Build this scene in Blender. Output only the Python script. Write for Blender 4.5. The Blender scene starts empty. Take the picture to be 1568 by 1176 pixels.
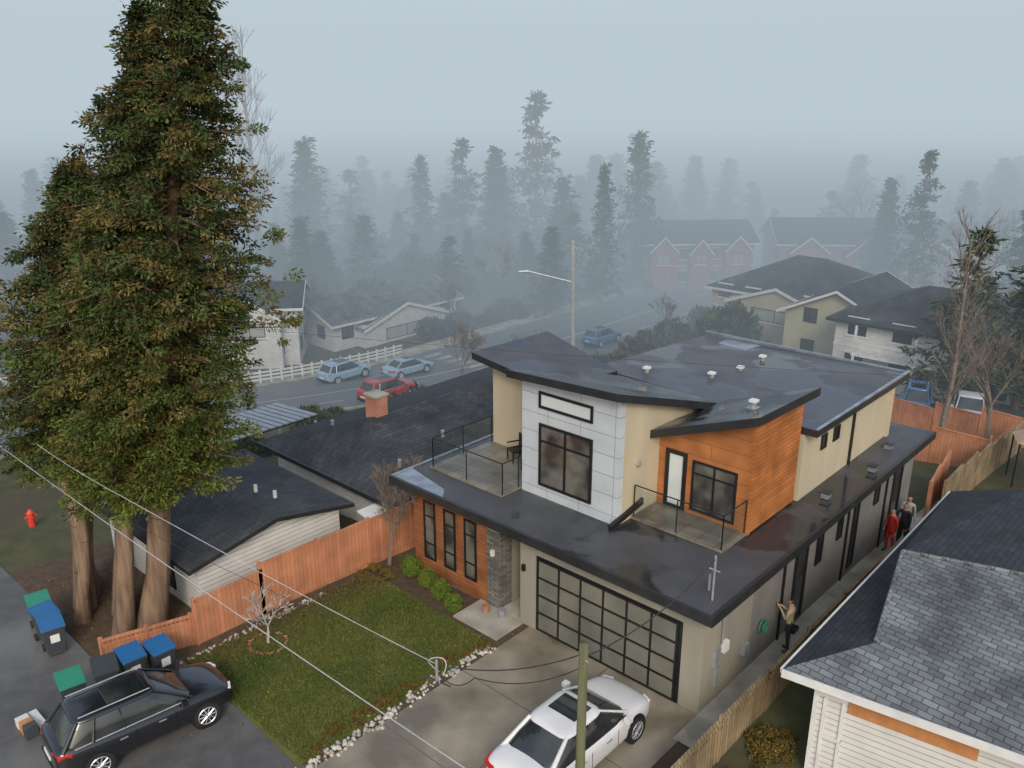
import bpy, math, random
import numpy as np
from mathutils import Vector, Matrix
random.seed(7); rng=np.random.default_rng(7)
sc=bpy.context.scene; col=sc.collection
# ------------------------------------------------------------------ frame
CAMX,CAMY,CAMH=8.94,-16.97,15.5
FX,FY=-.6756,.7373; RX,RY=.7373,.6756
def dd(x,y): return (x-CAMX)*FX+(y-CAMY)*FY
def ter(x,y):                      # the plot is level, the land falls away to the street
    t=min(1,max(0,(dd(x,y)-22)/56)); return -8*(3*t*t-2*t**3)
# ------------------------------------------------------------------ materials
MATS={}
def nodes(name):
    m=bpy.data.materials.new(name); m.use_nodes=True; MATS[name]=m
    nt=m.node_tree; b=nt.nodes['Principled BSDF']; return m,nt,b
def mat(name,c1,c2=None,scale=3,rough=.7,rough2=None,bump=0,bscale=None,metal=0,spec=.5,lo=.35,hi=.65,detail=6,stretch=None,c3=None,s3=.3,e3=(.48,.6)):
    m,nt,b=nodes(name); L=nt.links.new
    b.inputs['Metallic'].default_value=metal; b.inputs['Roughness'].default_value=rough
    b.inputs['Specular IOR Level'].default_value=spec
    tc=nt.nodes.new('ShaderNodeTexCoord'); vec=tc.outputs['Object']
    if stretch:
        mp=nt.nodes.new('ShaderNodeMapping'); mp.inputs['Scale'].default_value=stretch; L(vec,mp.inputs[0]); vec=mp.outputs[0]
    c2=c2 or tuple(x*.85 for x in c1)
    n=nt.nodes.new('ShaderNodeTexNoise'); n.inputs['Scale'].default_value=scale; n.inputs['Detail'].default_value=detail; L(vec,n.inputs['Vector'])
    r=nt.nodes.new('ShaderNodeValToRGB'); r.color_ramp.elements[0].position=lo; r.color_ramp.elements[1].position=hi
    r.color_ramp.elements[0].color=(*c1,1); r.color_ramp.elements[1].color=(*c2,1); L(n.outputs[0],r.inputs[0])
    out=r.outputs[0]
    if c3:
        n3=nt.nodes.new('ShaderNodeTexNoise'); n3.inputs['Scale'].default_value=s3; n3.inputs['Detail'].default_value=5; L(vec,n3.inputs['Vector'])
        r3=nt.nodes.new('ShaderNodeValToRGB'); r3.color_ramp.elements[0].position=e3[0]; r3.color_ramp.elements[1].position=e3[1]; L(n3.outputs[0],r3.inputs[0])
        mx=nt.nodes.new('ShaderNodeMixRGB'); L(r3.outputs[0],mx.inputs[0]); L(out,mx.inputs[1]); mx.inputs[2].default_value=(*c3,1); out=mx.outputs[0]
        if rough2 is not None:
            mr=nt.nodes.new('ShaderNodeMapRange'); L(r3.outputs[0],mr.inputs[0]); mr.inputs[3].default_value=rough; mr.inputs[4].default_value=rough2; L(mr.outputs[0],b.inputs['Roughness'])
    L(out,b.inputs['Base Color'])
    if bump:
        nb=nt.nodes.new('ShaderNodeTexNoise'); nb.inputs['Scale'].default_value=bscale or scale*6; nb.inputs['Detail'].default_value=3; L(vec,nb.inputs['Vector'])
        bp=nt.nodes.new('ShaderNodeBump'); bp.inputs['Strength'].default_value=bump; bp.inputs['Distance'].default_value=.03; L(nb.outputs[0],bp.inputs['Height']); L(bp.outputs[0],b.inputs['Normal'])
    return m
def brickmat(name,c1,c2,mortar,bw,rh,ms=.02,wall=True,rough=.7,offset=.5,bump=.5,var=.3,spec=.4,swap=False,nscale=1.3):
    """courses: wall -> (x+y, z) ; roof -> (x,y)"""
    m,nt,b=nodes(name); L=nt.links.new; b.inputs['Roughness'].default_value=rough; b.inputs['Specular IOR Level'].default_value=spec
    tc=nt.nodes.new('ShaderNodeTexCoord'); s=nt.nodes.new('ShaderNodeSeparateXYZ'); L(tc.outputs['Object'],s.inputs[0])
    cb=nt.nodes.new('ShaderNodeCombineXYZ')
    if wall:
        ad=nt.nodes.new('ShaderNodeMath'); ad.operation='ADD'; L(s.outputs[0],ad.inputs[0]); L(s.outputs[1],ad.inputs[1])
        L(ad.outputs[0],cb.inputs[1 if swap else 0]); L(s.outputs[2],cb.inputs[0 if swap else 1])
    else:
        L(s.outputs[0],cb.inputs[1 if swap else 0]); L(s.outputs[1],cb.inputs[0 if swap else 1])
    br=nt.nodes.new('ShaderNodeTexBrick'); L(cb.outputs[0],br.inputs['Vector'])
    br.inputs['Scale'].default_value=1; br.inputs['Brick Width'].default_value=bw; br.inputs['Row Height'].default_value=rh
    br.inputs['Mortar Size'].default_value=ms; br.offset=offset; br.inputs['Mortar Smooth'].default_value=.1
    br.inputs['Color1'].default_value=(*c1,1); br.inputs['Color2'].default_value=(*c2,1); br.inputs['Mortar'].default_value=(*mortar,1)
    n=nt.nodes.new('ShaderNodeTexNoise'); n.inputs['Scale'].default_value=nscale; n.inputs['Detail'].default_value=7; L(tc.outputs['Object'],n.inputs['Vector'])
    mr=nt.nodes.new('ShaderNodeMapRange'); L(n.outputs[0],mr.inputs[0]); mr.inputs[1].default_value=.3; mr.inputs[2].default_value=.7; mr.inputs[3].default_value=1-var; mr.inputs[4].default_value=1+var
    mu=nt.nodes.new('ShaderNodeVectorMath'); mu.operation='SCALE'; L(br.outputs[0],mu.inputs[0]); L(mr.outputs[0],mu.inputs['Scale']); L(mu.outputs[0],b.inputs['Base Color'])
    if bump:
        bp=nt.nodes.new('ShaderNodeBump'); bp.inputs['Strength'].default_value=bump; bp.inputs['Distance'].default_value=.02; bp.invert=True
        L(br.outputs['Fac'],bp.inputs['Height']); L(bp.outputs[0],b.inputs['Normal'])
    return m
beige=mat('stucco_beige',(.48,.415,.285),(.43,.37,.255),scale=1.2,rough=.9,bump=.25,bscale=60,c3=(.41,.355,.25),s3=.6,e3=(.4,.7),stretch=(1,1,.35))
greyst=mat('stucco_greige',(.31,.285,.225),(.26,.24,.19),scale=1.5,rough=.9,bump=.25,bscale=60,c3=(.235,.22,.178),s3=.6,e3=(.4,.7),stretch=(1,1,.35))
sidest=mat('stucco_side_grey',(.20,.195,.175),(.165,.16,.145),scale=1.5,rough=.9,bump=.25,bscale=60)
panelw=brickmat('fibre_cement_panels',(.45,.49,.51),(.42,.46,.485),(.20,.215,.225),1.25,.62,.010,offset=0,var=.09,rough=.55,bump=.5)
cedar=brickmat('cedar_planks',(.43,.155,.042),(.34,.12,.033),(.14,.045,.012),2.4,.135,.006,var=.28,rough=.5,bump=.6)
cedarv=brickmat('cedar_cladding',(.38,.145,.048),(.32,.12,.038),(.17,.055,.015),3.0,.45,.008,var=.25,rough=.55,bump=.5)
cedarw=brickmat('cedar_wing_boards',(.28,.11,.045),(.215,.084,.036),(.09,.034,.015),3.0,.15,.008,var=.3,rough=.55,bump=.5)
fascia=mat('fascia_black',(.018,.019,.021),(.028,.029,.031),scale=2,rough=.4)
memb=mat('roof_membrane',(.050,.053,.058),(.070,.074,.080),scale=.9,rough=.5,rough2=.08,bump=.06,bscale=20,c3=(.026,.028,.032),s3=.42,e3=(.50,.56))
membw=mat('roof_membrane_wet',(.05,.053,.058),(.078,.083,.09),scale=.8,rough=.45,rough2=.06,c3=(.030,.033,.038),s3=.32,e3=(.48,.54))
flash_sheen=mat('flashing_metal_and_sheen',(.25,.28,.32),(.38,.42,.46),scale=2,rough=.35,metal=.6)  # metal flashing; also the pale tone of painted wet reflections on the roofs
blackm=mat('frame_black',(.012,.012,.013),rough=.4)
glass=mat('window_glass',(.012,.016,.018),(.05,.055,.05),scale=.8,rough=.04,spec=.9)
gglass=mat('garage_glass',(.185,.18,.145),(.12,.12,.098),scale=.7,rough=.10,spec=.6,detail=2)
doorw=mat('door_glass_white',(.55,.60,.60),(.48,.53,.53),scale=1,rough=.15)
blind=mat('window_blind',(.35,.34,.30),scale=1,rough=.6)
curt=mat('window_interior',(.14,.135,.115),(.035,.035,.033),scale=1.1,rough=.06,spec=.8,lo=.4,hi=.6,detail=2)
tile=brickmat('terrace_tiles',(.20,.18,.14),(.14,.125,.10),(.07,.065,.055),.6,.6,.012,wall=False,offset=0,rough=.35,bump=.2)
stone=brickmat('ledge_stone',(.20,.19,.165),(.10,.098,.09),(.04,.04,.04),.35,.09,.01,rough=.8,bump=1)
conc=mat('concrete_wet',(.30,.265,.20),(.22,.195,.145),scale=1.1,rough=.55,rough2=.22,bump=.15,bscale=30,c3=(.135,.117,.083),s3=.5,e3=(.44,.64))
concp=mat('concrete_path',(.40,.38,.33),(.31,.30,.255),scale=1.5,rough=.75,bump=.15,bscale=30,c3=(.22,.21,.15),s3=.8,e3=(.42,.66))
asph=mat('asphalt_wet',(.072,.072,.073),(.095,.095,.093),scale=2,rough=.6,rough2=.3,bump=.3,bscale=60,c3=(.14,.137,.128),s3=.25,e3=(.45,.62))
asphr=mat('road_asphalt',(.10,.108,.115),(.13,.138,.145),scale=.6,rough=.5)
groundm=mat('ground_soil_grass',(.050,.056,.020),(.078,.076,.032),scale=1.2,rough=.95,bump=.5,bscale=12,c3=(.065,.047,.03),s3=.12)
soil=mat('bark_mulch',(.065,.042,.026),(.10,.065,.038),scale=4,rough=.95,bump=.8,bscale=30)
lawnm=mat('lawn_grass',(.085,.105,.022),(.12,.125,.026),scale=1.6,rough=.95,bump=.8,bscale=45,c3=(.065,.085,.018),s3=.5)
fenceo=brickmat('fence_cedar_stained',(.48,.205,.105),(.40,.17,.088),(.22,.085,.04),2.2,.15,.006,swap=True,offset=0,var=.22,rough=.8,bump=.4)
fencew=brickmat('fence_weathered',(.27,.20,.11),(.20,.15,.085),(.06,.045,.03),2.2,.14,.01,swap=True,offset=0,var=.35,rough=.9,bump=.5)
shing=brickmat('shingles_grey',(.145,.16,.17),(.085,.097,.105),(.045,.05,.055),.32,.15,.012,wall=False,var=.45,rough=.8,bump=.8,nscale=.9)
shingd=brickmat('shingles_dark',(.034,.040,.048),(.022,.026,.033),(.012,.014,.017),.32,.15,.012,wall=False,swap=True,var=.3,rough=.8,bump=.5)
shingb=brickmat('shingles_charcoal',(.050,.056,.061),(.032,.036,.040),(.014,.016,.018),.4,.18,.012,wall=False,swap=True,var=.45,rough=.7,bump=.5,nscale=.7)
sidw=brickmat('siding_white',(.60,.59,.56),(.58,.57,.54),(.32,.32,.30),30,.16,.012,offset=0,var=.10,rough=.6,bump=.6)
white=mat('paint_white',(.66,.66,.64),(.56,.56,.54),scale=2,rough=.5)
orangep=mat('bare_plywood',(.50,.22,.08),(.40,.17,.06),scale=3,rough=.7)
redb=brickmat('facade_red',(.40,.105,.07),(.36,.095,.065),(.25,.13,.11),30,.2,.012,offset=0,rough=.8)
yell=mat('facade_yellow',(.44,.40,.26),(.38,.35,.23),scale=.7,rough=.8)
bark=mat('bark_red_cedar',(.25,.165,.105),(.11,.072,.048),scale=5,rough=.95,bump=1,bscale=14,stretch=(1,1,.12))
barkg=mat('bark_grey',(.20,.165,.135),(.13,.105,.085),scale=6,rough=.95,bump=.5)
polec=mat('pole_pale_wood',(.40,.38,.34),(.30,.285,.255),scale=3,rough=.9)
polew=mat('pole_wood_green',(.15,.155,.075),(.085,.09,.045),scale=5,rough=.9,bump=.6,stretch=(1,1,.15))
steel=mat('galvanised_steel',(.42,.44,.46),(.33,.35,.37),scale=5,rough=.4,metal=.5)
wirem=mat('wire_black',(.03,.03,.03),rough=.5)
wirel=mat('wire_aluminium',(.40,.41,.42),rough=.5)
rock=mat('river_stones',(.55,.51,.45),(.22,.20,.17),scale=3,rough=.8)
brick=brickmat('chimney_brick',(.42,.15,.09),(.34,.12,.075),(.3,.25,.2),.22,.08,.01,rough=.9)
binb=mat('bin_blue',(.02,.13,.32),rough=.45); bing=mat('bin_green',(.03,.24,.15),rough=.45); bink=mat('bin_black',(.045,.055,.062),rough=.5)
tyre=mat('tyre_rubber',(.015,.015,.015),rough=.8); rim=mat('alloy_rim',(.55,.56,.58),rough=.3,metal=.7)
head=mat('headlamp',(.7,.72,.75),rough=.1); tail=mat('tail_lamp',(.5,.015,.01),rough=.2)
def paint(name,c,r=.25,metal=0):
    m,nt,b=nodes(name); b.inputs['Roughness'].default_value=r; b.inputs['Metallic'].default_value=metal
    b.inputs['Coat Weight'].default_value=.8; b.inputs['Coat Roughness'].default_value=.06
    tc=nt.nodes.new('ShaderNodeTexCoord'); n=nt.nodes.new('ShaderNodeTexNoise'); n.inputs['Scale'].default_value=2; nt.links.new(tc.outputs['Object'],n.inputs['Vector'])
    mx=nt.nodes.new('ShaderNodeMixRGB'); nt.links.new(n.outputs[0],mx.inputs[0]); mx.inputs[1].default_value=(*c,1); mx.inputs[2].default_value=(*[x*.85 for x in c],1)
    nt.links.new(mx.outputs[0],b.inputs['Base Color']); return m
m,nt,b=nodes('railing_glass'); nt.nodes.remove(b); mx=nt.nodes.new('ShaderNodeMixShader'); tr=nt.nodes.new('ShaderNodeBsdfTransparent'); gl=nt.nodes.new('ShaderNodeBsdfGlossy')
tr.inputs[0].default_value=(.86,.9,.9,1); gl.inputs['Roughness'].default_value=.05; gl.inputs[0].default_value=(.8,.85,.9,1); mx.inputs[0].default_value=.10
nt.links.new(tr.outputs[0],mx.inputs[1]); nt.links.new(gl.outputs[0],mx.inputs[2]); nt.links.new(mx.outputs[0],nt.nodes['Material Output'].inputs[0]); railg=m
def foliage(name):
    m,nt,b=nodes(name); a=nt.nodes.new('ShaderNodeAttribute'); a.attribute_name='tint'; nt.links.new(a.outputs['Color'],b.inputs['Base Color'])
    b.inputs['Roughness'].default_value=.8; b.inputs['Specular IOR Level'].default_value=.15; return m
leafm=foliage('foliage')
# ------------------------------------------------------------------ mesh building
def empty(name,loc=(0,0,0),rz=0,s=1):
    e=bpy.data.objects.new(name,None); e.location=loc; e.rotation_euler=(0,0,rz); e.empty_display_size=.2; e.scale=(s,s,s); col.objects.link(e); return e
class M:
    def __init__(s): s.v=[];s.f=[];s.m=[];s.mats=[]
    def mi(s,m):
        if m not in s.mats: s.mats.append(m)
        return s.mats.index(m)
    def poly(s,pts,m):
        n=len(s.v); s.v+=[tuple(p) for p in pts]; s.f.append(tuple(range(n,n+len(pts)))); s.m.append(s.mi(m)); return s
    def box(s,x0,x1,y0,y1,z0,z1,m):
        return s.prism([(x0,y0),(x1,y0),(x1,y1),(x0,y1)],z0,z1,m)
    def prism(s,xy,z0,z1,m,mt=None):
        k=len(xy); n=len(s.v)
        zb=z0 if hasattr(z0,'__len__') else [z0]*k; zt=z1 if hasattr(z1,'__len__') else [z1]*k
        s.v+=[(p[0],p[1],zb[i]) for i,p in enumerate(xy)]+[(p[0],p[1],zt[i]) for i,p in enumerate(xy)]
        a=s.mi(m); t=s.mi(mt or m)
        s.f.append(tuple(n+i for i in reversed(range(k)))); s.m.append(a)
        s.f.append(tuple(n+k+i for i in range(k))); s.m.append(t)
        for i in range(k):
            j=(i+1)%k; s.f.append((n+i,n+j,n+k+j,n+k+i)); s.m.append(a)
        return s
    def tube(s,a,b,r0,r1,m,seg=8,caps=True):
        a=Vector(a);b=Vector(b);d=(b-a)
        if d.length<1e-5: return s
        d.normalize(); u=d.cross(Vector((0,0,1)) if abs(d.z)<.95 else Vector((1,0,0))).normalized(); w=d.cross(u)
        n=len(s.v)
        for c,r in ((a,r0),(b,r1)):
            for i in range(seg):
                t=2*math.pi*i/seg; s.v.append(tuple(c+(u*math.cos(t)+w*math.sin(t))*r))
        k=s.mi(m)
        for i in range(seg):
            j=(i+1)%seg; s.f.append((n+i,n+j,n+seg+j,n+seg+i)); s.m.append(k)
        if caps:
            s.f.append(tuple(n+i for i in reversed(range(seg)))); s.m.append(k); s.f.append(tuple(n+seg+i for i in range(seg))); s.m.append(k)
        return s
    def make(s,name,parent=None,smooth=False,bevel=0,loc=None,rz=None,subsurf=0):
        me=bpy.data.meshes.new(name); me.from_pydata(s.v,[],s.f); me.update()
        for m in s.mats: me.materials.append(m)
        me.polygons.foreach_set('material_index',s.m)
        if smooth: me.polygons.foreach_set('use_smooth',[True]*len(s.f))
        ob=bpy.data.objects.new(name,me); col.objects.link(ob)
        if parent: ob.parent=parent
        if loc: ob.location=loc
        if rz is not None: ob.rotation_euler=(0,0,rz)
        if bevel:
            b=ob.modifiers.new('bevel','BEVEL'); b.width=bevel; b.segments=2; b.limit_method='ANGLE'
        if subsurf:
            b=ob.modifiers.new('sub','SUBSURF'); b.levels=subsurf; b.render_levels=subsurf
        return ob
def drape(name,c,nx,ny,off,m,parent=None):
    (a,b,cc,d)=[np.array(p,float) for p in c]; o=M(); k=o.mi(m)
    for j in range(ny+1):
        for i in range(nx+1):
            s,t=i/nx,j/ny; p=(a*(1-s)+b*s)*(1-t)+(d*(1-s)+cc*s)*t
            o.v.append((p[0],p[1],ter(p[0],p[1])+off))
    for j in range(ny):
        for i in range(nx):
            n=j*(nx+1)+i; o.f.append((n,n+1,n+nx+2,n+nx+1)); o.m.append(k)
    return o.make(name,parent)
def win(o,ax,c,out,u0,u1,z0,z1,nx=1,zs=(),gm=None,fw=.06,dep=.05):
    """window: black frame + mullions proud of wall plane, recessed pane"""
    gm=gm or glass
    def bx(a0,a1,b0,b1,d0,d1,m):
        p,q=sorted((c+out*d0,c+out*d1))
        if ax=='y': o.box(a0,a1,p,q,b0,b1,m)
        else: o.box(p,q,a0,a1,b0,b1,m)
    bx(u0+fw,u1-fw,z0+fw,z1-fw,-.05,.012,gm)
    bx(u0,u0+fw,z0,z1,-.03,dep,blackm); bx(u1-fw,u1,z0,z1,-.03,dep,blackm)
    bx(u0+fw,u1-fw,z0,z0+fw,-.03,dep,blackm); bx(u0+fw,u1-fw,z1-fw,z1,-.03,dep,blackm)
    for i in range(1,nx):
        u=u0+(u1-u0)*i/nx; bx(u-fw*.45,u+fw*.45,z0+fw,z1-fw,-.03,dep-.008,blackm)
    for z in zs: bx(u0+fw,u1-fw,z-fw*.4,z+fw*.4,-.03,dep-.015,blackm)
# ------------------------------------------------------------------ ground
xs=[-1800,-900,-450,-260]+list(np.arange(-180,60.1,1.5))+[120,300,900,1800]
ys=[-1800,-700,-250,-100]+list(np.arange(-60,170.1,1.5))+[260,500,900,1800]
o=M(); k=o.mi(groundm)
for y in ys:
    for x in xs: o.v.append((x,y,ter(x,y)))
nx=len(xs)
for j in range(len(ys)-1):
    for i in range(nx-1):
        n=j*nx+i; o.f.append((n,n+1,n+nx+1,n+nx)); o.m.append(k)
o.make('ground')
drape('asphalt_lane',[(-12.3,-45),(16,-45),(16,-8.2),(-12.3,-8.0)],20,20,.02,asph)
drape('asphalt_driveway',[(-34,-45),(-12.3,-45),(-12.3,-9.75),(-26,-9.6)],30,50,.024,asph)
drape('concrete_driveway',[(-5.85,-8.6),(.15,-8.6),(.15,0),(-5.85,0)],6,8,.028,conc)
o=M()
for yy in (-2.9,-5.8): o.box(-5.85,.15,yy-.012,yy+.012,.02,.031,asph)
o.box(-2.9,-2.875,-8.6,0,.02,.0315,asph); o.make('driveway_joints')
drape('front_lawn',[(-12.1,-7.9),(-6.15,-8.15),(-6.05,-1.5),(-11.6,-1.2)],40,44,.03,lawnm)
drape('garden_bed',[(-12.35,-8),(-5.9,-8.2),(-5.9,0),(-12.35,0)],20,20,.014,soil)
o=M(); o.box(-7.95,-6.1,-1.25,.25,-.1,.075,concp); o.make('entry_path',bevel=.01)
drape('side_path',[(.0,-1.2),(1.05,-1.2),(1.05,19),(.0,19)],4,60,.035,concp)
drape('soil_under_conifers',[(-21,-9.7),(-12.7,-9.7),(-12.7,-6.9),(-21,-6.3)],20,8,.016,soil)
drape('street',[(-50,-70),(-36.5,-70),(-36.5,170),(-50,170)],26,240,.05,asphr)
drape('side_street',[(-36.6,-24),(-29,-24),(-29,-8),(-36.6,-8)],12,12,.045,asphr)
drape('pavement',[(-52,-70),(-50.2,-70),(-50.2,170),(-52,170)],4,240,.13,concp)
o=M()
for y in range(-60,160,2):
    for x0,x1 in((-50.2,-50.0),(-36.5,-36.3)):
        z0=ter(x0,y);z1=ter(x0,y+2); o.prism([(x0,y),(x1,y),(x1,y+2),(x0,y+2)],[z0-.1,z0-.1,z1-.1,z1-.1],[z0+.16,z0+.16,z1+.16,z1+.16],concp)
o.make('kerb')
o=M()
def flat(x0,x1,y0,y1,m,off=.075):
    o.poly([(x0,y0,ter(x0,y0)+off),(x1,y0,ter(x1,y0)+off),(x1,y1,ter(x1,y1)+off),(x0,y1,ter(x0,y1)+off)],m)
for y in range(-40,120,1):
    flat(-43.4,-43.28,y,y+1,white); 
    if y%4<2: flat(-39.8,-39.68,y,y+1,white)
for i in range(9): flat(-49+i*1.4,-48.3+i*1.4,34,36,concp)
o.make('road_markings')
drape('rear_driveway',[(-14,34),(6,32),(8,46),(-12,50)],20,14,.05,asphr)
def setcol(me,colr,percorner):
    ca=me.color_attributes.new('tint','FLOAT_COLOR','POINT'); ca.data.foreach_set('color',colr.astype(np.float32).ravel())
def leafmesh(name,P,N_len,width,dirs,colr,mats,parent=None,normals=None,loc=None):
    """P centres (n,3), dirs (n,3) long axis, quads as kites"""
    n=len(P); d=dirs/np.linalg.norm(dirs,axis=1)[:,None]
    rnd=rng.normal(size=(n,3)); side=np.cross(d,rnd); side/=np.linalg.norm(side,axis=1)[:,None]+1e-9
    Ln=N_len[:,None]; W=width[:,None]
    v=np.stack([P-d*Ln*.5,P+side*W*.5,P+d*Ln*.5,P-side*W*.5],1).reshape(-1,3)
    me=bpy.data.meshes.new(name); me.vertices.add(4*n); me.vertices.foreach_set('co',v.ravel().astype(np.float32))
    me.loops.add(4*n); me.loops.foreach_set('vertex_index',np.arange(4*n,dtype=np.int32))
    me.polygons.add(n); me.polygons.foreach_set('loop_start',np.arange(0,4*n,4,dtype=np.int32)); me.polygons.foreach_set('loop_total',np.full(n,4,dtype=np.int32))
    me.update(calc_edges=True); me.validate()
    c=np.repeat(np.concatenate([colr,np.ones((n,1))],1),4,0); setcol(me,c,4)
    for m in mats: me.materials.append(m)
    return me
def addobj(name,me,parent=None,loc=(0,0,0),rz=0,s=1):
    ob=bpy.data.objects.new(name,me); col.objects.link(ob); ob.parent=parent; ob.location=loc; ob.rotation_euler=(0,0,rz); ob.scale=(s,s,s) if not hasattr(s,'__len__') else s; return ob
n=50000
P=np.stack([rng.uniform(-12,-6.1,n),rng.uniform(-8,-1.4,n),np.full(n,.055)],1)
D=np.stack([rng.normal(0,.5,n),rng.normal(0,.5,n),np.ones(n)],1)
q=(np.sin(P[:,0]*2.1+np.sin(P[:,1]*1.7))*np.cos(P[:,1]*1.3+P[:,0])+1)/2
q=np.clip(q+rng.normal(0,.2,n),0,1)
c=np.array([.080,.115,.022])*(1-q)[:,None]+np.array([.14,.145,.034])*q[:,None]
edge=np.clip((P[:,0]+12)/1.6,0,1)[:,None]; c=c*edge+np.array([.13,.10,.04])*(1-edge); c*=rng.uniform(.55,1.35,(n,1))
addobj('lawn_grass_blades',leafmesh('blades',P,rng.uniform(.04,.1,n),rng.uniform(.015,.03,n),D,c,[leafm]))
def stones(name,path,n,spread,r0,r1,z=.03,m=rock):
    o=M(); k=o.mi(m); pts=[Vector((*p,0)) for p in path]
    seg=[(pts[i],pts[i+1]) for i in range(len(pts)-1)]; L=[(b-a).length for a,b in seg]
    for _ in range(n):
        a,b=random.choices(seg,L)[0]; p=a.lerp(b,random.random())+Vector((random.gauss(0,spread),random.gauss(0,spread),0))
        r=random.uniform(r0,r1); zz=ter(p.x,p.y)+z; n0=len(o.v); sg=6
        o.v.append((p.x,p.y,zz+r*.8))
        for lv,(rr,h) in enumerate(((.7,.6),(1,.15))):
            for i in range(sg):
                t=2*math.pi*i/sg+lv*.5; q=r*rr*random.uniform(.75,1.15); o.v.append((p.x+q*math.cos(t),p.y+q*math.sin(t),zz+r*h*random.uniform(.8,1.1)-.02*lv))
        for i in range(sg):
            j=(i+1)%sg; o.f.append((n0,n0+1+i,n0+1+j)); o.m.append(k); o.f.append((n0+1+i,n0+1+sg+i,n0+1+sg+j,n0+1+j)); o.m.append(k)
    return o.make(name,smooth=True)
stones('stone_border',[(-6.0,-1.6),(-6.05,-4),(-5.95,-6),(-6.0,-8.2)],230,.11,.03,.08)
stones('stone_border',[(-12.0,-7.9),(-12.0,-3.2)],110,.06,.03,.07)
stones('tree_ring_stones',[(-11+.55*math.cos(t),-5.9+.55*math.sin(t)) for t in np.linspace(0,6.28,14)],60,.02,.04,.06,m=brick)
n=2600; P=np.stack([rng.uniform(-20,-5.9,n),rng.uniform(-9.6,-.2,n),np.full(n,.06)],1); keep=(P[:,0]<-11.2)|(P[:,1]>-1.6)|(rng.random(n)<.12); P=P[keep]; n=len(P)
P[:,2]=[ter(a,b)+.05 for a,b in P[:,:2]]
addobj('leaf_litter',leafmesh('litter',P,rng.uniform(.04,.09,n),rng.uniform(.03,.05,n),np.stack([rng.normal(size=n),rng.normal(size=n),rng.normal(0,.1,n)],1),np.array([.20,.11,.04])*rng.uniform(.4,1.4,(n,1)),[leafm]))
# ------------------------------------------------------------------ modern house
H=empty('modern_house')
o=M(); o.prism([(-11.05,0),(-7.65,0),(-7.65,.02),(-7.1,.02),(-7.1,1.3),(-6.25,1.3),(-6.25,0),(0,0),(0,15.2),(-11.05,15.2)],-1.5,3.2,greyst); o.make('lower_walls',H)
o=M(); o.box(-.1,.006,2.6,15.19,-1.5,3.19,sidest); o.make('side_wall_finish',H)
o=M(); o.box(-11.07,-7.65,-.02,.4,0,3.18,cedarw); o.box(-11.07,-11.0,.4,6,-.5,3.18,cedarw); o.make('cedar_wing',H)
o=M(); o.box(-7.64,-7.08,-.04,.5,0,3.18,stone); o.make('stone_pier',H)
o=M()
for a,b in ((-10.55,-10.0),(-9.58,-9.05),(-8.63,-8.1)): win(o,'y',-.02,-1,a,b,.62,2.74,1,(1.2,2.2),curt,fw=.06)
o.make('wing_windows',H)
o=M(); win(o,'y',1.3,-1,-7.0,-6.35,.12,2.9,1,(),doorw,fw=.1); o.box(-6.75,-6.4,1.22,1.25,.3,2.6,blackm); o.make('front_door',H)
o=M(); o.box(-7.08,-6.26,0,1.29,-.1,.1,concp); o.box(-7.3,-6.2,-.35,-.02,0,.02,concp); o.make('porch_step',H)
o=M(); o.box(-5.62,-.62,-.012,.1,.02,2.56,blackm)
for i in range(6):
    for j in range(4):
        x0=-5.5+i*.795; z0=.12+j*.595; o.box(x0,x0+.74,-.03,-.012,z0,z0+.53,gglass)
for i in range(7):
    x=-5.53+i*.795; o.box(x-.03,x+.03,-.05,-.012,.06,2.5,blackm)
for j in range(5):
    z=.085+j*.595; o.box(-5.56,-.7,-.046,-.012,z-.03,z+.03,blackm)
o.make('garage_door',H)
o=M(); o.box(-6.24,-5.66,-.03,.1,0,3.15,greyst); o.make('garage_column',H)
o=M(); o.box(-6.12,-6.02,-.12,-.03,1.9,2.1,blackm); o.box(-7.4,-7.3,-.14,-.04,1.9,2.1,white); o.make('wall_lamps',H)
o=M()
win(o,'x',.006,1,5.15,6.0,.12,2.75,1,(),glass,fw=.1); win(o,'x',.006,1,6.65,7.1,1.55,2.7); win(o,'x',.006,1,8.2,8.6,1.8,2.7); win(o,'x',.006,1,9.5,9.95,.2,2.7,1,(),glass,fw=.08); win(o,'x',.006,1,11.3,11.75,1.9,2.6); win(o,'x',.006,1,13.1,14.0,.0,2.7,1,(),glass,fw=.1)
o.make('side_openings',H)
o=M(); o.box(0,.09,.55,.8,1.2,1.75,steel); o.box(0,.12,.95,1.2,1.45,1.75,white); o.box(0,.06,.7,.8,.5,1.2,steel); o.tube((.05,.9,1.75),(.05,.9,3.2),.025,.025,steel); o.box(0,.14,2.1,2.4,.75,1.05,steel)
o.box(0,.3,5.0,5.35,.0,.16,blackm); o.make('electric_meters',H)
o=M()
for yy in (4.4,9.0,12.4): o.box(.006,.07,yy,yy+.07,-.3,3.2,blackm)
o.make('downpipes',H)
o=M()
for i in range(18):
    t=i/18*6.283; t2=(i+1)/18*6.283; 
    for r in (.2,.14): o.tube((.08+.1*(r<.18),3.2+r*math.cos(t),1.15+r*math.sin(t)),(.08+.1*(r<.18),3.2+r*math.cos(t2),1.15+r*math.sin(t2)),.025,.025,bing,6,False)
o.make('garden_hose',H)
o=M(); o.prism([(-11.6,-.6),(.5,-.6),(.5,15.7),(-11.6,15.7)],3.2,3.44,fascia,memb); o.make('lower_roof',H)
o=M(); 
o.box(-11.6,.5,-.6,-.5,3.44,3.475,fascia); o.box(.4,.5,-.5,15.7,3.44,3.475,fascia); o.box(-11.6,-11.5,-.5,15.7,3.44,3.475,flash_sheen)
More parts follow.
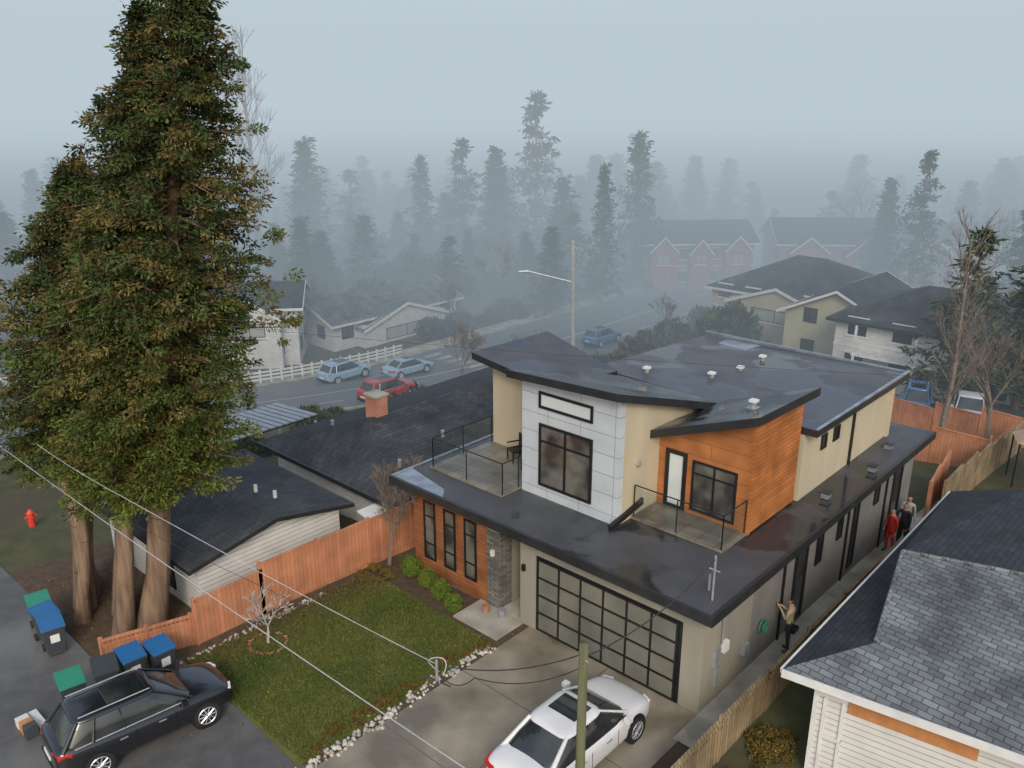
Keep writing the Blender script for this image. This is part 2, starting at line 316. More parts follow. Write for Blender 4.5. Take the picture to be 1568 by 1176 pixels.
o.prism([(-11.5,-.5),(-9.1,-.5),(-9.5,-.05),(-11.5,.35)],3.443,3.452,flash_sheen)  # pale patch, a wet reflection painted onto the roof corner
o.make('roof_edge_trim_and_sheen',H)
o=M(); o.prism([(-7.7,1.66),(-4.0,1.66),(-4.0,1.9),(-7.7,1.9)],3.44,[7.3,7.48,7.38,7.24],panelw)
o.box(-7.7,-7.55,1.9,3.8,3.44,6.8,panelw); o.make('panel_tower_front',H)
o=M(); o.prism([(-7.69,1.9),(-3.995,1.9),(-3.995,6.7),(-7.69,6.7)],3.44,[7.18,7.36,5.75,5.8],beige); o.make('tower_walls',H)
o=M(); o.prism([(-11,3.8),(-7.7,3.8),(-7.7,6.5),(-11,6.5)],3.44,[6.58,6.15,5.9,6.45],beige); o.make('left_upper_walls',H)
o=M(); o.prism([(-8.4,6.8),(-.82,6.8),(-.82,14.25),(-8.4,14.25)],3.44,[5.8,5.66,5.62,5.45],beige); o.make('rear_upper_walls',H)
o=M(); o.prism([(-3.99,3.75),(-.9,3.75),(-.9,3.9),(-3.99,3.9)],3.44,[5.7,6.92,6.92,5.7],cedarv); o.make('balcony_wall',H)
o=M(); o.prism([(-3.99,3.9),(-1.0,3.9),(-1.0,6.6),(-3.99,6.6)],3.44,[5.6,6.88,6.88,5.6],cedar); o.prism([(-1.0,3.74),(-.88,3.74),(-.88,6.62),(-1.0,6.62)],3.5,[6.9,6.95,6.95,6.9],cedar); o.make('cedar_box',H)
o=M()
win(o,'y',1.66,-1,-7.0,-4.95,6.42,6.95,1,(),doorw,fw=.08); win(o,'y',1.66,-1,-6.98,-4.93,3.85,5.92,2,(5.35,),curt,fw=.08); o.make('tower_windows',H)
o=M(); win(o,'y',3.75,-1,-2.8,-1.35,3.65,5.25,2,(4.85,),curt); o.make('balcony_window',H)
o=M(); win(o,'y',3.75,-1,-3.72,-3.0,3.5,5.38,1,(),doorw,fw=.12); o.make('balcony_door',H)
o=M(); win(o,'y',3.8,-1,-8.7,-8.0,3.5,5.5,1,(),glass,fw=.1); o.make('terrace_door',H)
o=M(); win(o,'x',-.82,1,8.1,8.5,4.75,5.25); win(o,'x',-.82,1,9.05,9.5,4.75,5.25); o.box(-.84,-.74,10.6,10.68,3.44,5.62,blackm); o.box(-.84,-.74,14.0,14.25,3.44,5.6,beige); o.make('upper_side_windows',H)
o=M(); o.tube((-3.99,2.6,5.15),(-3.9,2.6,5.15),.09,.09,steel,12); o.make('wall_vent',H)
def slab(o,pts,th,mt,mf):
    o.prism([(p[0],p[1]) for p in pts],[p[2]-th for p in pts],[p[2] for p in pts],mf,mt)
o=M(); slab(o,[(-7.95,1.2,7.52),(-3.75,1.15,7.74),(-3.6,6.75,6.0),(-7.9,6.75,6.08)],.24,memb,fascia); o.make('tower_roof',H)
o=M(); slab(o,[(-8.8,6.76,6.12),(-.42,6.76,5.9),(-.42,14.6,5.86),(-8.8,14.6,5.7)],.22,membw,fascia); o.make('rear_roof',H)
o=M(); slab(o,[(-11.45,3.2,6.92),(-7.72,3.2,6.45),(-7.72,6.7,6.22),(-11.45,7.3,6.84)],.24,memb,fascia); o.make('left_roof',H)
o=M(); slab(o,[(-4.15,3.2,5.96),(-.6,3.2,7.3),(-.5,6.8,7.26),(-3.62,6.8,6.1)],.26,memb,fascia); o.make('box_canopy',H)
o=M(); o.box(-.52,-.42,6.8,14.6,5.87,5.93,flash_sheen); o.box(-8.8,-.5,14.5,14.6,5.8,5.9,flash_sheen); o.prism([(-7.6,12.9),(-6.3,13.1),(-6.2,14.4),(-7.7,14.4)],5.7,[5.79,5.82,5.8,5.76],flash_sheen); o.make('roof_flashing_and_sheen',H)  # last prism is a pale patch painted in as a wet reflection
def vent(x,y,z):
    o=M(); o.tube((x,y,z-.1),(x,y,z+.2),.08,.08,steel,10); o.box(x-.11,x+.11,y-.11,y+.11,z+.2,z+.27,white); o.box(x-.17,x+.17,y-.17,y+.17,z-.02,z+.03,flash_sheen); o.make('roof_vent',H)
for p in ((-5.2,8.8,5.95),(-4.9,10.3,5.88),(-5.0,12.2,5.85),(-7.1,7.6,6.02),(-1.5,4.6,6.95)): vent(*p)
for p in ((-.25,7.6,3.46),(.05,10.6,3.46),(-.25,12.9,3.46)):
    o=M(); o.box(p[0]-.12,p[0]+.12,p[1]-.12,p[1]+.12,p[2],p[2]+.18,flash_sheen); o.prism([(p[0]-.15,p[1]-.15),(p[0]+.15,p[1]-.15),(p[0]+.15,p[1]+.15),(p[0]-.15,p[1]+.15)],p[2]+.18,p[2]+.21,fascia); o.make('lower_roof_vent',H)
o=M(); o.box(-11.1,-7.75,.75,3.8,3.45,3.5,tile); o.make('terrace_floor',H)
o=M(); o.box(-3.95,-.92,2.35,3.72,3.45,3.52,tile); o.make('balcony_floor',H)
def rail(name,pts,z,h=1.05):
    o=M()
    for a,b in zip(pts,pts[1:]):
        a=Vector((*a,z));b=Vector((*b,z)); L=(b-a).length; k=max(1,round(L/1.5))
        for i in range(k+1):
            p=a.lerp(b,i/k); o.tube(p,p+Vector((0,0,h)),.02,.02,blackm,6)
        o.tube(a+Vector((0,0,h)),b+Vector((0,0,h)),.02,.02,blackm,6); u=(b-a).normalized()*.06
        o.poly([a+u+Vector((0,0,.08)),b-u+Vector((0,0,.08)),b-u+Vector((0,0,h-.08)),a+u+Vector((0,0,h-.08))],railg)
    o.make(name,H)
rail('terrace_railing',[(-11.0,3.7),(-11.0,.85),(-7.8,.85),(-7.8,1.6)],3.5)
rail('balcony_railing',[(-3.9,2.4),(-.98,2.4),(-.98,3.7)],3.5)
o=M(); o.prism([(-4.02,1.3),(-3.9,1.3),(-3.9,2.9),(-4.02,2.9)],[3.46,3.46,3.75,3.75],[3.62,3.62,3.95,3.95],blackm); o.make('parapet_curb',H)
o=M(); o.tube((.05,.15,3.44),(.05,.15,4.7),.03,.03,steel); o.tube((-.25,.5,3.44),(-.25,.5,3.9),.03,.03,steel); o.tube((-.1,.15,4.3),(.2,.15,4.3),.02,.02,steel); o.make('service_mast',H)
def chair(x,y,rz):
    E=empty('patio_chair',(x,y,3.5),rz); o=M()
    o.box(0,.5,0,.5,.38,.43,blackm); o.prism([(0,.45),(.5,.45),(.5,.5),(0,.5)],.43,.9,blackm)
    for i in(0,.46):
        for j in(0,.46): o.box(i,i+.04,j,j+.04,0,.38,blackm)
        o.box(i,i+.04,0,.5,.6,.64,blackm)
    o.make('frame',E)
chair(-8.6,2.6,.2); chair(-9.6,3.0,-.4)
PT=empty('plant_pot',(-6.75,-.3,.075)); o=M(); o.tube((0,0,0),(0,0,.28),.09,.13,steel,10); o.make('pot',PT)
PT=empty('plant_pot',(-7.3,-.45,.075)); o=M(); o.tube((0,0,0),(0,0,.25),.09,.13,brick,10); o.make('pot',PT)
# ------------------------------------------------------------------ fences
def fence(name,pts,h,m,post=.1,lattice=False,pitch=2.4,flat0=False):
    o=M()
    for a,b in zip(pts,pts[1:]):
        L=math.dist(a,b); k=max(1,round(L/pitch)); ux,uy=(b[0]-a[0])/L,(b[1]-a[1])/L; nx_,ny_=-uy,ux
        for i in range(k):
            p=(a[0]+(b[0]-a[0])*i/k,a[1]+(b[1]-a[1])*i/k); q=(a[0]+(b[0]-a[0])*(i+1)/k,a[1]+(b[1]-a[1])*(i+1)/k)
            z0=ter(*p);z1=ter(*q); zz=(z0+z1)/2; hh=h+random.uniform(-.04,.04); t=.02; lo_=.84
            xy=[(p[0]-nx_*t,p[1]-ny_*t),(q[0]-nx_*t,q[1]-ny_*t),(q[0]+nx_*t,q[1]+ny_*t),(p[0]+nx_*t,p[1]+ny_*t)]
            o.prism(xy,min(z0,z1)-.05,zz+hh*(lo_ if lattice else 1),m)
            if lattice:
                nn=int(L/k/.11)
                for j in range(nn):
                    s=(j+.5)/nn; X=p[0]+(q[0]-p[0])*s; Y=p[1]+(q[1]-p[1])*s
                    for sg in(-1,1): o.tube((X-ux*.1*sg,Y-uy*.1*sg,zz+hh*lo_),(X+ux*.1*sg,Y+uy*.1*sg,zz+hh),.012,.012,m,4,False)
                    o.tube((X,Y,zz+hh*lo_),(X,Y,zz+hh),.01,.01,m,4,False)
                g=[(x+nx_*(-.03 if g<2 else .03),y+ny_*(-.03 if g<2 else .03)) for g,(x,y) in enumerate(xy)]; o.prism(g,zz+hh*lo_,zz+hh*lo_+.04,m)
            o.prism([(x+nx_*(-.03 if g<2 else .03),y+ny_*(-.03 if g<2 else .03)) for g,(x,y) in enumerate(xy)],zz+hh,zz+hh+.05,m)
            o.box(p[0]-post/2,p[0]+post/2,p[1]-post/2,p[1]+post/2,z0-.1,zz+hh+.13,m)
        o.box(b[0]-post/2,b[0]+post/2,b[1]-post/2,b[1]+post/2,ter(*b)-.1,ter(*b)+h+.13,m)
    return o.make(name)
fence('wooden_fence',[(-12.5,-7.3),(-12.5,-5.1)],1.45,fenceo)
fence('wooden_fence',[(-12.5,-5.1),(-12.45,1.2)],1.75,fenceo)
fence('lattice_fence',[(-13.3,-9.7),(-12.6,-7.4)],.95,fenceo,lattice=True,pitch=1.3)
fence('weathered_fence',[(1.2,-6),(1.2,16)],1.2,fencew,lattice=True)
fence('wooden_fence',[(-7,25.5),(.4,25.2)],1.7,fenceo)
fence('wooden_fence',[(-9,33.5),(8,31)],1.7,fenceo)
fence('wooden_fence',[(.4,16.5),(-.2,21)],1.6,fenceo)
fence('weathered_fence',[(.8,17),(.6,31)],1.6,fencew)
o=M()
for i in range(26):
    y=7+i; z=ter(-50.8,y); o.box(-50.86,-50.74,y-.06,y+.06,z,z+1.25,white)
    for zz in(.35,.65,.95): o.prism([(-50.82,y),(-50.78,y),(-50.78,y+1),(-50.82,y+1)],[z+zz]*2+[ter(-50.8,y+1)+zz]*2,[z+zz+.16]*2+[ter(-50.8,y+1)+zz+.16]*2,white)
o.make('white_picket_fence')
# ------------------------------------------------------------------ neighbour houses
A=empty('grey_roof_bungalow')
o=M(); o.prism([(-13.7,-6.5),(-13.7,-1.2),(-20,-1.2),(-20,-6.5)],-1.5,1.9,sidw)
o.poly([(-13.69,-6.5,1.9),(-13.69,-1.2,1.9),(-13.69,-3.85,2.38)],sidw); win(o,'y',-6.5,-1,-16.5,-15.3,.3,1.4,2); o.make('walls',A)
o=M(); slab(o,[(-13.3,-6.95,1.95),(-13.3,-3.85,2.55),(-20.4,-3.85,2.55),(-20.4,-6.95,1.95)],.14,shingb,fascia); slab(o,[(-13.3,-3.85,2.55),(-13.3,-.8,1.95),(-20.4,-.8,1.95),(-20.4,-3.85,2.55)],.14,shingb,fascia); o.make('roof',A)
for p in((-14.9,-2.9,2.4),(-15.6,-3.2,2.5)):
    o=M(); o.tube(p,(p[0],p[1],p[2]+.25),.07,.07,white,8); o.make('vent_pipe',A)
Bh=empty('dark_roof_house')
o=M(); o.box(-21.3,-13.3,1.2,15,-3.5,1.5,sidw); o.make('walls',Bh)
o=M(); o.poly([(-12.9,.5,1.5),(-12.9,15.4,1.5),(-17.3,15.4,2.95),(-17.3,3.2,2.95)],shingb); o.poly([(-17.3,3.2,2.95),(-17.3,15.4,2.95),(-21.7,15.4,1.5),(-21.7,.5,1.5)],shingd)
o.poly([(-21.7,.5,1.5),(-12.9,.5,1.5),(-17.3,3.2,2.95)],shingb); o.box(-21.7,-12.9,.44,.5,1.33,1.51,fascia); o.box(-12.9,-12.84,.5,15.4,1.33,1.51,fascia); o.make('roof',Bh)
o=M(); o.box(-17.9,-17.2,3.4,4.0,2.2,3.75,brick); o.box(-17.95,-17.15,3.35,4.05,3.75,3.83,concp); o.make('chimney',Bh)
for p in((-14.4,2.2,2.0),(-19,2.5,2.3),(-15,5,2.2)):
    o=M(); o.tube(p,(p[0],p[1],p[2]+.3),.08,.08,steel,8); o.make('vent_pipe',Bh)
Pc=empty('patio_cover'); o=M()
for i in range(14): o.prism([(-25.6,-1.0+i*.36),(-22.2,-1.0+i*.36),(-22.2,-.72+i*.36),(-25.6,-.72+i*.36)],[1.3,1.6,1.6,1.3],[1.36,1.66,1.66,1.36],steel)
slab(o,[(-25.6,-1,1.3),(-22.2,-1,1.6),(-22.2,4,1.6),(-25.6,4,1.3)],.05,fascia,fascia); o.make('roof_panels',Pc)
o=M()
for x,y in((-25.4,-.9),(-22.4,-.9),(-25.4,3.9),(-22.4,3.9)): o.box(x,x+.1,y-.05,y+.05,-2.5,1.3,white)
o.make('posts',Pc)
Pd=empty('glass_awning'); o=M(); slab(o,[(-13.9,-.3,1.25),(-12.6,-.3,1.0),(-12.6,1.5,1.0),(-13.9,1.5,1.25)],.05,white,white)
for y in(-.2,1.4): o.box(-12.75,-12.67,y,y+.08,-.6,.95,white)
o.make('awning',Pd)
def house(name,cx,cy,w,d,rz,zb,h,rh,wm,rm,over=.6,wins=((0,),),hip=False,garage=False,gables=0,trim=None,zfloor2=True):
    E=empty(name,(cx,cy,zb),rz); o=M(); o.box(-w/2,w/2,-d/2,d/2,-2,h,wm)
    if not hip:
        for s in(-1,1): o.poly([(s*w/2,-d/2,h),(s*w/2,d/2,h),(s*w/2,0,h+rh*.92)],wm)
    o.make('walls',E)
    o=M(); W=w/2+over; D_=d/2+over; z=h-.05; rx=W-(D_ if hip else 0); rx=max(rx,.3)
    top=[(-rx,0,h+rh),(rx,0,h+rh)]
    o.poly([(-W,-D_,z),(W,-D_,z),top[1],top[0]],rm); o.poly([(W,D_,z),(-W,D_,z),top[0],top[1]],rm)
    if hip: o.poly([(W,-D_,z),(W,D_,z),top[1]],rm); o.poly([(-W,D_,z),(-W,-D_,z),top[0]],rm)
    t=trim or white
    o.box(-W,W,-D_-.04,-D_,z-.2,z+.02,t); o.box(-W,W,D_,D_+.04,z-.2,z+.02,t)
    if hip: o.box(W,W+.04,-D_,D_,z-.2,z+.02,t); o.box(-W-.04,-W,-D_,D_,z-.2,z+.02,t)
    else:
        for s in(-1,1):
            for q in(-1,1): o.prism([(s*W,q*D_),(s*(W+.05),q*D_),(s*(W+.05),0),(s*W,0)],[z-.2,z-.2,h+rh-.2,h+rh-.2],[z+.03,z+.03,h+rh+.03,h+rh+.03],t)
    for g in range(gables):
        gx=-w/2+w*(g+.5)/gables; gw=w/gables*(.33-.05*(g%2)); dz=-.35*(g%2)
        o.prism([(gx-gw,-d/2-1.2),(gx+gw,-d/2-1.2),(gx+gw,-d/2),(gx-gw,-d/2)],0,h-.6+dz,wm)
        o.poly([(gx-gw,-d/2-1.2,h-.6+dz),(gx+gw,-d/2-1.2,h-.6+dz),(gx,-d/2-1.2,h+.9+dz)],wm)
        o.poly([(gx-gw-.3,-d/2-1.5,h-.9+dz),(gx,-d/2-1.5,h+1+dz),(gx,0,h+1+dz),(gx-gw-.3,0,h-.9+dz)],rm); o.poly([(gx,-d/2-1.5,h+1+dz),(gx+gw+.3,-d/2-1.5,h-.9+dz),(gx+gw+.3,0,h-.9+dz),(gx,0,h+1+dz)],rm)
        for s in(-1,1): o.prism([(gx+s*(gw+.3),-d/2-1.55),(gx,-d/2-1.55),(gx,-d/2-1.5),(gx+s*(gw+.3),-d/2-1.5)],[h-1.15+dz,h+.75+dz,h+.75+dz,h-1.15+dz],[h-.86+dz,h+1.04+dz,h+1.04+dz,h-.86+dz],t)
        win(o,'y',-d/2-1.2,-1,gx-gw*.5,gx+gw*.5,h-2.4,h-1.2,2,gm=blind)
        o.box(gx-gw*.6,gx+gw*.6,-d/2-1.26,-d/2-1.2,h-2.6,h-2.42,t)
    o.make('roof',E)
    o=M(); fl=[1.0] if h<4 else [1.0,3.8]
    for zf in fl:
        nn=max(2,int(w/3))
        for i in range(nn):
            x=-w/2+(i+.5)*w/nn
            win(o,'y',-d/2,-1,x-.7,x+.7,zf,zf+1.3,2); o.box(x-.85,x+.85,-d/2-.07,-d/2,zf-.15,zf,white); o.box(x-.85,x+.85,-d/2-.07,-d/2,zf+1.3,zf+1.45,white)
        for s in(-1,1):
            for yy in(-d/4,d/4): win(o,'x',s*w/2,s,yy-.6,yy+.6,zf,zf+1.3,2)
    if h>4: o.box(-w/2-.03,w/2+.03,-d/2-.03,-d/2,2.8,3.0,white)
    o.make('windows',E); return E
house('white_two_storey_house',-60.5,24.0,8,7,math.radians(50),-7.9,5.4,1.6,sidw,shingb,gables=1)
house('white_bungalow',-60.5,37.5,16,8,math.radians(90),-8,2.7,1.7,sidw,shing,gables=1)
house('pale_house',-66,8,10,8,math.radians(90),-8,3,1.8,sidw,shing,gables=1)
house('red_gabled_house',-49,80,14,9,math.radians(47),-8,5.8,2.2,redb,shingd,gables=3)
house('red_gabled_house',-36,91,13,9,math.radians(40),-8,5.8,2.6,redb,shingd,gables=2)
house('red_gabled_house',-26,102,12,9,math.radians(47),-8,5.4,2.2,redb,shingd,gables=2)
house('yellow_house',-26.5,66,15,12,math.radians(0),-7.9,4.8,3.0,yell,shingb,hip=True,gables=1)
house('yellow_house',-18.5,58.5,10,9,math.radians(90),-7.2,4.6,2.4,yell,shingb,hip=False)
W1=house('white_duplex',-8,53.5,17,10,math.radians(0),-6.2,5.0,2.4,sidw,shingb,hip=True,trim=fascia)
o=M()
o.box(-6.5,7,-6.6,-5.0,2.6,2.75,white)
for i in range(28): x=-6.4+i*.49; o.box(x,x+.05,-6.58,-6.53,2.75,3.65,white)
o.box(-6.5,7,-6.6,-6.5,3.65,3.72,white)
for x in(-6.4,-2,2.4,6.8): o.box(x,x+.15,-6.6,-6.45,0,2.6,white); o.box(x,x+.15,-6.6,-6.45,3.7,4.95,white)
o.make('balcony',W1)
house('dark_roof_duplex',10,48,14,10,0,-4.6,4.6,2.2,sidw,shingb,hip=True,trim=fascia)
N=empty('grey_shingle_house')
E1=(2.35,-.6,3.0);Ef=(12,.8,3.0);V=(3.75,1.05,3.5);T=(3.1,4.4,4.2);T1=(12,7.1,4.3);T2=(12,13,4.3);E2=(2.25,11.8,3.0);T3=(4.4,11.2,4.0)
o=M(); o.poly([E1,Ef,T1,T,V],shing); o.poly([E1,V,T,T3,E2],shingd); o.poly([T,T1,T2,T3],shingd); o.poly([E2,T3,T2,(12,14.5,3)],shingd)  # left slope's shade is put into its colour by the darker shingles
o.make('roof',N)
o=M()
def strip(a,b,dx,dy,z0,z1,m): o.prism([(a[0],a[1]),(b[0],b[1]),(b[0]+dx,b[1]+dy),(a[0]+dx,a[1]+dy)],a[2]+z0,a[2]+z1,m)
strip(E1,Ef,0,-.06,-.2,-.01,white); strip(E2,E1,-.06,0,-.14,-.01,white)
for a,b in ((T,T1),(V,T)): o.tube((a[0],a[1],a[2]+.02),(b[0],b[1],b[2]+.02),.05,.05,shing,6)
o.prism([(2.35,-.6),(12,.8),(12,2),(2.35,.6)],2.82,2.9,white); o.box(2.32,3,-.5,11.8,2.83,2.9,white)
o.make('eaves',N)
o=M(); o.prism([(2.95,.0),(12,1.3),(12,12),(2.95,12)],-.5,2.82,sidw); o.make('walls',N)
o=M()
def onw(x0,x1,z0,z1,dep,m):
    y=lambda x: (x-2.95)*1.3/9.05
    o.prism([(x0,y(x0)-dep),(x1,y(x1)-dep),(x1,y(x1)+.02),(x0,y(x0)+.02)],z0,z1,m)
onw(3.7,6.3,2.1,2.6,.05,orangep); onw(3.15,3.22,.2,2.3,.04,white); onw(3.55,3.62,.2,2.3,.04,white); onw(3.15,3.62,1.2,1.28,.05,white); onw(2.93,3.02,0,2.82,.05,white)
o.make('trim',N)
o=M(); o.prism([(3.6,12.3),(7.5,12.3),(7.5,16.3),(3.6,16.3)],2.0,2.1,brick); o.make('rear_porch_roof',N)
Gz=empty('garden_gazebo',(3.2,24.5,ter(3.2,24.5))); o=M(); ct=mat('canopy_tan',(.40,.28,.20),rough=.8)
for k in range(8):
    a,b=k*math.pi/4,(k+1)*math.pi/4; o.poly([(1.9*math.cos(a),1.9*math.sin(a),2.1),(1.9*math.cos(b),1.9*math.sin(b),2.1),(0,0,2.9)],ct)
    o.tube((1.8*math.cos(a),1.8*math.sin(a),0),(1.8*math.cos(a),1.8*math.sin(a),2.1),.04,.04,blackm,6)
o.make('canopy',Gz)
# ------------------------------------------------------------------ foliage trees
GREEN=np.array([.060,.092,.028]); LIME=np.array([.150,.180,.028]); RUST=np.array([.170,.108,.036]); FARG=np.array([.03,.042,.026])
def conifer(name,base,top,zc,R,nb,ncl,nleaf,leaf,seed,prof,tint,trunk_r,gap=0,clr=.42,trunkm=None,limbs=True,aspect=.42):
    r=np.random.default_rng(seed); global rng; old=rng; rng=r
    base=np.array(base,float); top=np.array(top,float); axis_=lambda z: base+(top-base)*((z-base[2])/(top[2]-base[2]))
    o=M(); tm=trunkm or bark; prev=None; K=9
    for i in range(K+1):
        s=i/K; z=base[2]+(top[2]-base[2])*s; p=axis_(z)+np.array([math.sin(i*1.3+seed)*.06,math.cos(i*1.7+seed)*.06,0])*trunk_r*4; rad=trunk_r*(1-s)**.8+.02
        if i==0: rad*=1.25
        if prev is not None: o.tube(prev[0],p,prev[1],rad,tm,9,False)
        prev=(p,rad)
    C=[];T_=[]
    for b in range(nb):
        u=((b+.5)/nb)**.85; z0=top[2]-(top[2]-zc)*u; ang=b*2.399+r.uniform(-.5,.5); L=R*prof(u)*r.choice([.72,.9,1.0,1.22])*r.uniform(.88,1.1)
        if r.random()<gap: continue
        c=axis_(z0); bt=r.random(); d=np.array([math.cos(ang),math.sin(ang),0])
        if limbs: 
            e=c+d*L*.9+np.array([0,0,.12*L-.22*L]); o.tube(c,e,.02+.02*L*trunk_r*2,.008,tm,4,False)
        for k in range(ncl):
            f=.25+.80*(k+r.random()*.8)/ncl; p=c+d*L*f+np.array([0,0,.25*L*f-.42*L*f*f])+r.normal(0,.08*L+.04,3)*np.array([1,1,.5])
            C.append(p); T_.append((u,bt,f,ang))
    C=np.array(C); T_=np.array(T_); n=len(C); 
    cen=np.repeat(C,nleaf,0); size=np.repeat(clr*r.uniform(.6,1.3,n),nleaf)
    w=r.normal(size=(n*nleaf,3)); w/=np.linalg.norm(w,axis=1)[:,None]
    off=w*(r.random((n*nleaf,1))**.45)*size[:,None]*np.array([1,1,.55])
    P=cen+off; dirs=w*1.0+r.normal(0,.35,(n*nleaf,3))+np.array([0,0,-.25])
    out=np.stack([np.cos(np.repeat(T_[:,3],nleaf)),np.sin(np.repeat(T_[:,3],nleaf)),np.zeros(n*nleaf)],1); dirs+=out*.6
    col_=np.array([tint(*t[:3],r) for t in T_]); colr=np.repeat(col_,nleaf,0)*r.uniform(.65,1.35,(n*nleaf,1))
    ll=leaf*r.uniform(.6,1.4,n*nleaf)
    me=leafmesh(name+'_foliage',P,ll,ll*aspect,dirs,colr,[leafm]); rng=old
    return o,me
def place_conifer(name,o,me,loc=(0,0,0)):
    E=empty(name,loc); o.make('trunk',E,smooth=True); addobj('foliage',me,E); return E
def prof_big(u): return min(1,(u*1.75)**.85+.05)*(1-.32*max(0,(u-.65)/.35))
def prof_A(u): return min(1,(u*1.7)**.75+.12)*(1-.32*max(0,(u-.65)/.35))
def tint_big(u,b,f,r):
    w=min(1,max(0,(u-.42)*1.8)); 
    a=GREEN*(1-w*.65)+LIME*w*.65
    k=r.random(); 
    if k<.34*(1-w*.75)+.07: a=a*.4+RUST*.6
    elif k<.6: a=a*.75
    return a*(.55+.6*b)*(.40+.70*f)  # clumps darken towards the trunk: inner crown shade put into the tint
def off(base,l,z,f=0): return (base[0]+RX*l+FX*f,base[1]+RY*l+FY*f,z)
bA=(-14.2,-7.9,-.1)
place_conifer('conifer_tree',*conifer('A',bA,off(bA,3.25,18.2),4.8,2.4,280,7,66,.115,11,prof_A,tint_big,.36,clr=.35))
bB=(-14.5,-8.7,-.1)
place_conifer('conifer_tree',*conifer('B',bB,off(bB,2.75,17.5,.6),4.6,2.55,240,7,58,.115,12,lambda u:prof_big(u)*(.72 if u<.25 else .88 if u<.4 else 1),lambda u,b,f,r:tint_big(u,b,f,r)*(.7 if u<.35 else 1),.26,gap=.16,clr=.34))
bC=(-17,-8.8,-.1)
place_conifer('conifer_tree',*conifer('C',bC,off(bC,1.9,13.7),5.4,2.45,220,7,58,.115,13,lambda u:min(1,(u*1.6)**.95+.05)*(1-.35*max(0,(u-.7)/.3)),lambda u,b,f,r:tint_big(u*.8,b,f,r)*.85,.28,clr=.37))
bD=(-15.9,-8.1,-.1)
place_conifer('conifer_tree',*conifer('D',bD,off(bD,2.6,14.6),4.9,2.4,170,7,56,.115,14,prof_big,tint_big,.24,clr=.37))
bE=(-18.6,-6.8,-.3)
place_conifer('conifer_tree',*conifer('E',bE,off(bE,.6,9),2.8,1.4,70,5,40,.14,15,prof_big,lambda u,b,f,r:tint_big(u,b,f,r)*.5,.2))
for x,y,lx in((-15.3,-8.2,.3),(-17.6,-8.3,.2),(-16.3,-9.1,.35),(-18.2,-8.0,-.2)): 
    o=M(); p=None
    for i in range(8):
        h=i; q=(x+RX*lx*h*.42+.05*math.sin(i*2+x),y+RY*lx*h*.42+.05*math.cos(i*1.7+x),h-.2); r=.22*(1-i*.09)*(1.3 if i==0 else 1)
        if p: o.tube(p[0],q,p[1],r,bark,10,False)
        p=(q,r)
    o.make('cedar_trunk',smooth=True)
def prof_far(u): return (u**.85)*1.0+.03
def tint_far(u,b,f,r): return (FARG*.8+GREEN*.25)*(.6+.7*b)
far=[conifer('far%d'%i,(0,0,0),(0,0,10),1.0-.2*i,1.9+.35*(i%3),80+10*i,4,10,.40,30+i,prof_far,tint_far,.16,gap=.12*(i%3),clr=.5,limbs=True,aspect=.3) for i in range(4)]
farm=[]
for i,(o,me) in enumerate(far):
    ob=o.make('trunk_tmp%d'%i); tm=ob.data; bpy.data.objects.remove(ob); farm.append((tm,me))
def farcon(name,x,y,h,i,parent=None,wide=1):
    E=empty(name,(x,y,ter(x,y)-.2),random.uniform(0,6)) if parent is None else parent
    s=h/10; tm,me=farm[i%4]
    if parent is None: addobj('trunk',tm,E,s=(s*wide,s*wide,s)); addobj('foliage',me,E,s=(s*wide,s*wide,s))
    else:
        rz=random.uniform(0,6); loc=(x,y,ter(x,y)-.2)
        a=addobj('trunk',tm,E,loc,rz,(s*wide,s*wide,s)); b=addobj('foliage',me,E,loc,rz,(s*wide,s*wide,s))
for x,y,h,i,w in((-85.2,47.3,18,0,1.3),(-74.5,57.1,16,1,.9),(-71,61,18,2,.9),(-67.6,63.5,17,3,1.1),(-66.6,70.2,23.5,2,.9),(-49.7,62.4,16,0,.75),(-52,72.3,19,1,1),(-22.7,85,17.5,2,.9),(-27.5,88,14,3,1),(-6.5,46,12.5,2,1.3),(-3.0,47,11.5,0,1.3),(-.5,49,10,3,1.2),(-12,84,13,2,1)):
    farcon('conifer_tree',x,y,h,i,None,w)
DT=empty('distant_trees')
for i in range(165):
    D_=random.uniform(93,150); l=random.uniform(-75,85); x=CAMX+FX*D_+RX*l; y=CAMY+FY*D_+RY*l
    if l>8 and D_<122: continue
    farcon('',x,y,random.uniform(7,14.5),random.randrange(4),DT,random.uniform(1.1,1.7))
def bush(name,R,hgt,nleaf,leaf,c0,c1,seed,n_clump=40,full=False):
    r=np.random.default_rng(seed); u=r.normal(size=(n_clump,3)); u/=np.linalg.norm(u,axis=1)[:,None]
    if not full: u[:,2]=abs(u[:,2])
    C=u*r.uniform(.55,1,(n_clump,1))*np.array([R,R,hgt*(.5 if full else .9)]); C[:,2]+=(.5 if full else .05)*hgt
    P=np.repeat(C,nleaf,0); w=r.normal(size=P.shape); w/=np.linalg.norm(w,axis=1)[:,None]; P=P+w*R*.33*r.random((len(P),1))**.5
    P[:,2]=np.maximum(P[:,2],.02); k=np.repeat(r.random(n_clump),nleaf)[:,None]; colr=(c0*(1-k)+c1*k)*r.uniform(.6,1.4,(len(P),1)); ll=leaf*r.uniform(.6,1.4,len(P))
    return leafmesh(name,P,ll,ll*.5,w+r.normal(0,.5,P.shape),colr,[leafm])
box_=bush('boxwood',.29,.66,80,.045,np.array([.075,.12,.02]),np.array([.15,.20,.03]),5,110,True)
for x,y,s in((-10.75,-.50,1.05),(-9.85,-.62,.95),(-8.98,-.78,1.0),(-8.2,-1.0,.9)): addobj('boxwood_shrub',box_,None,(x,y,.0),random.random()*6,s)
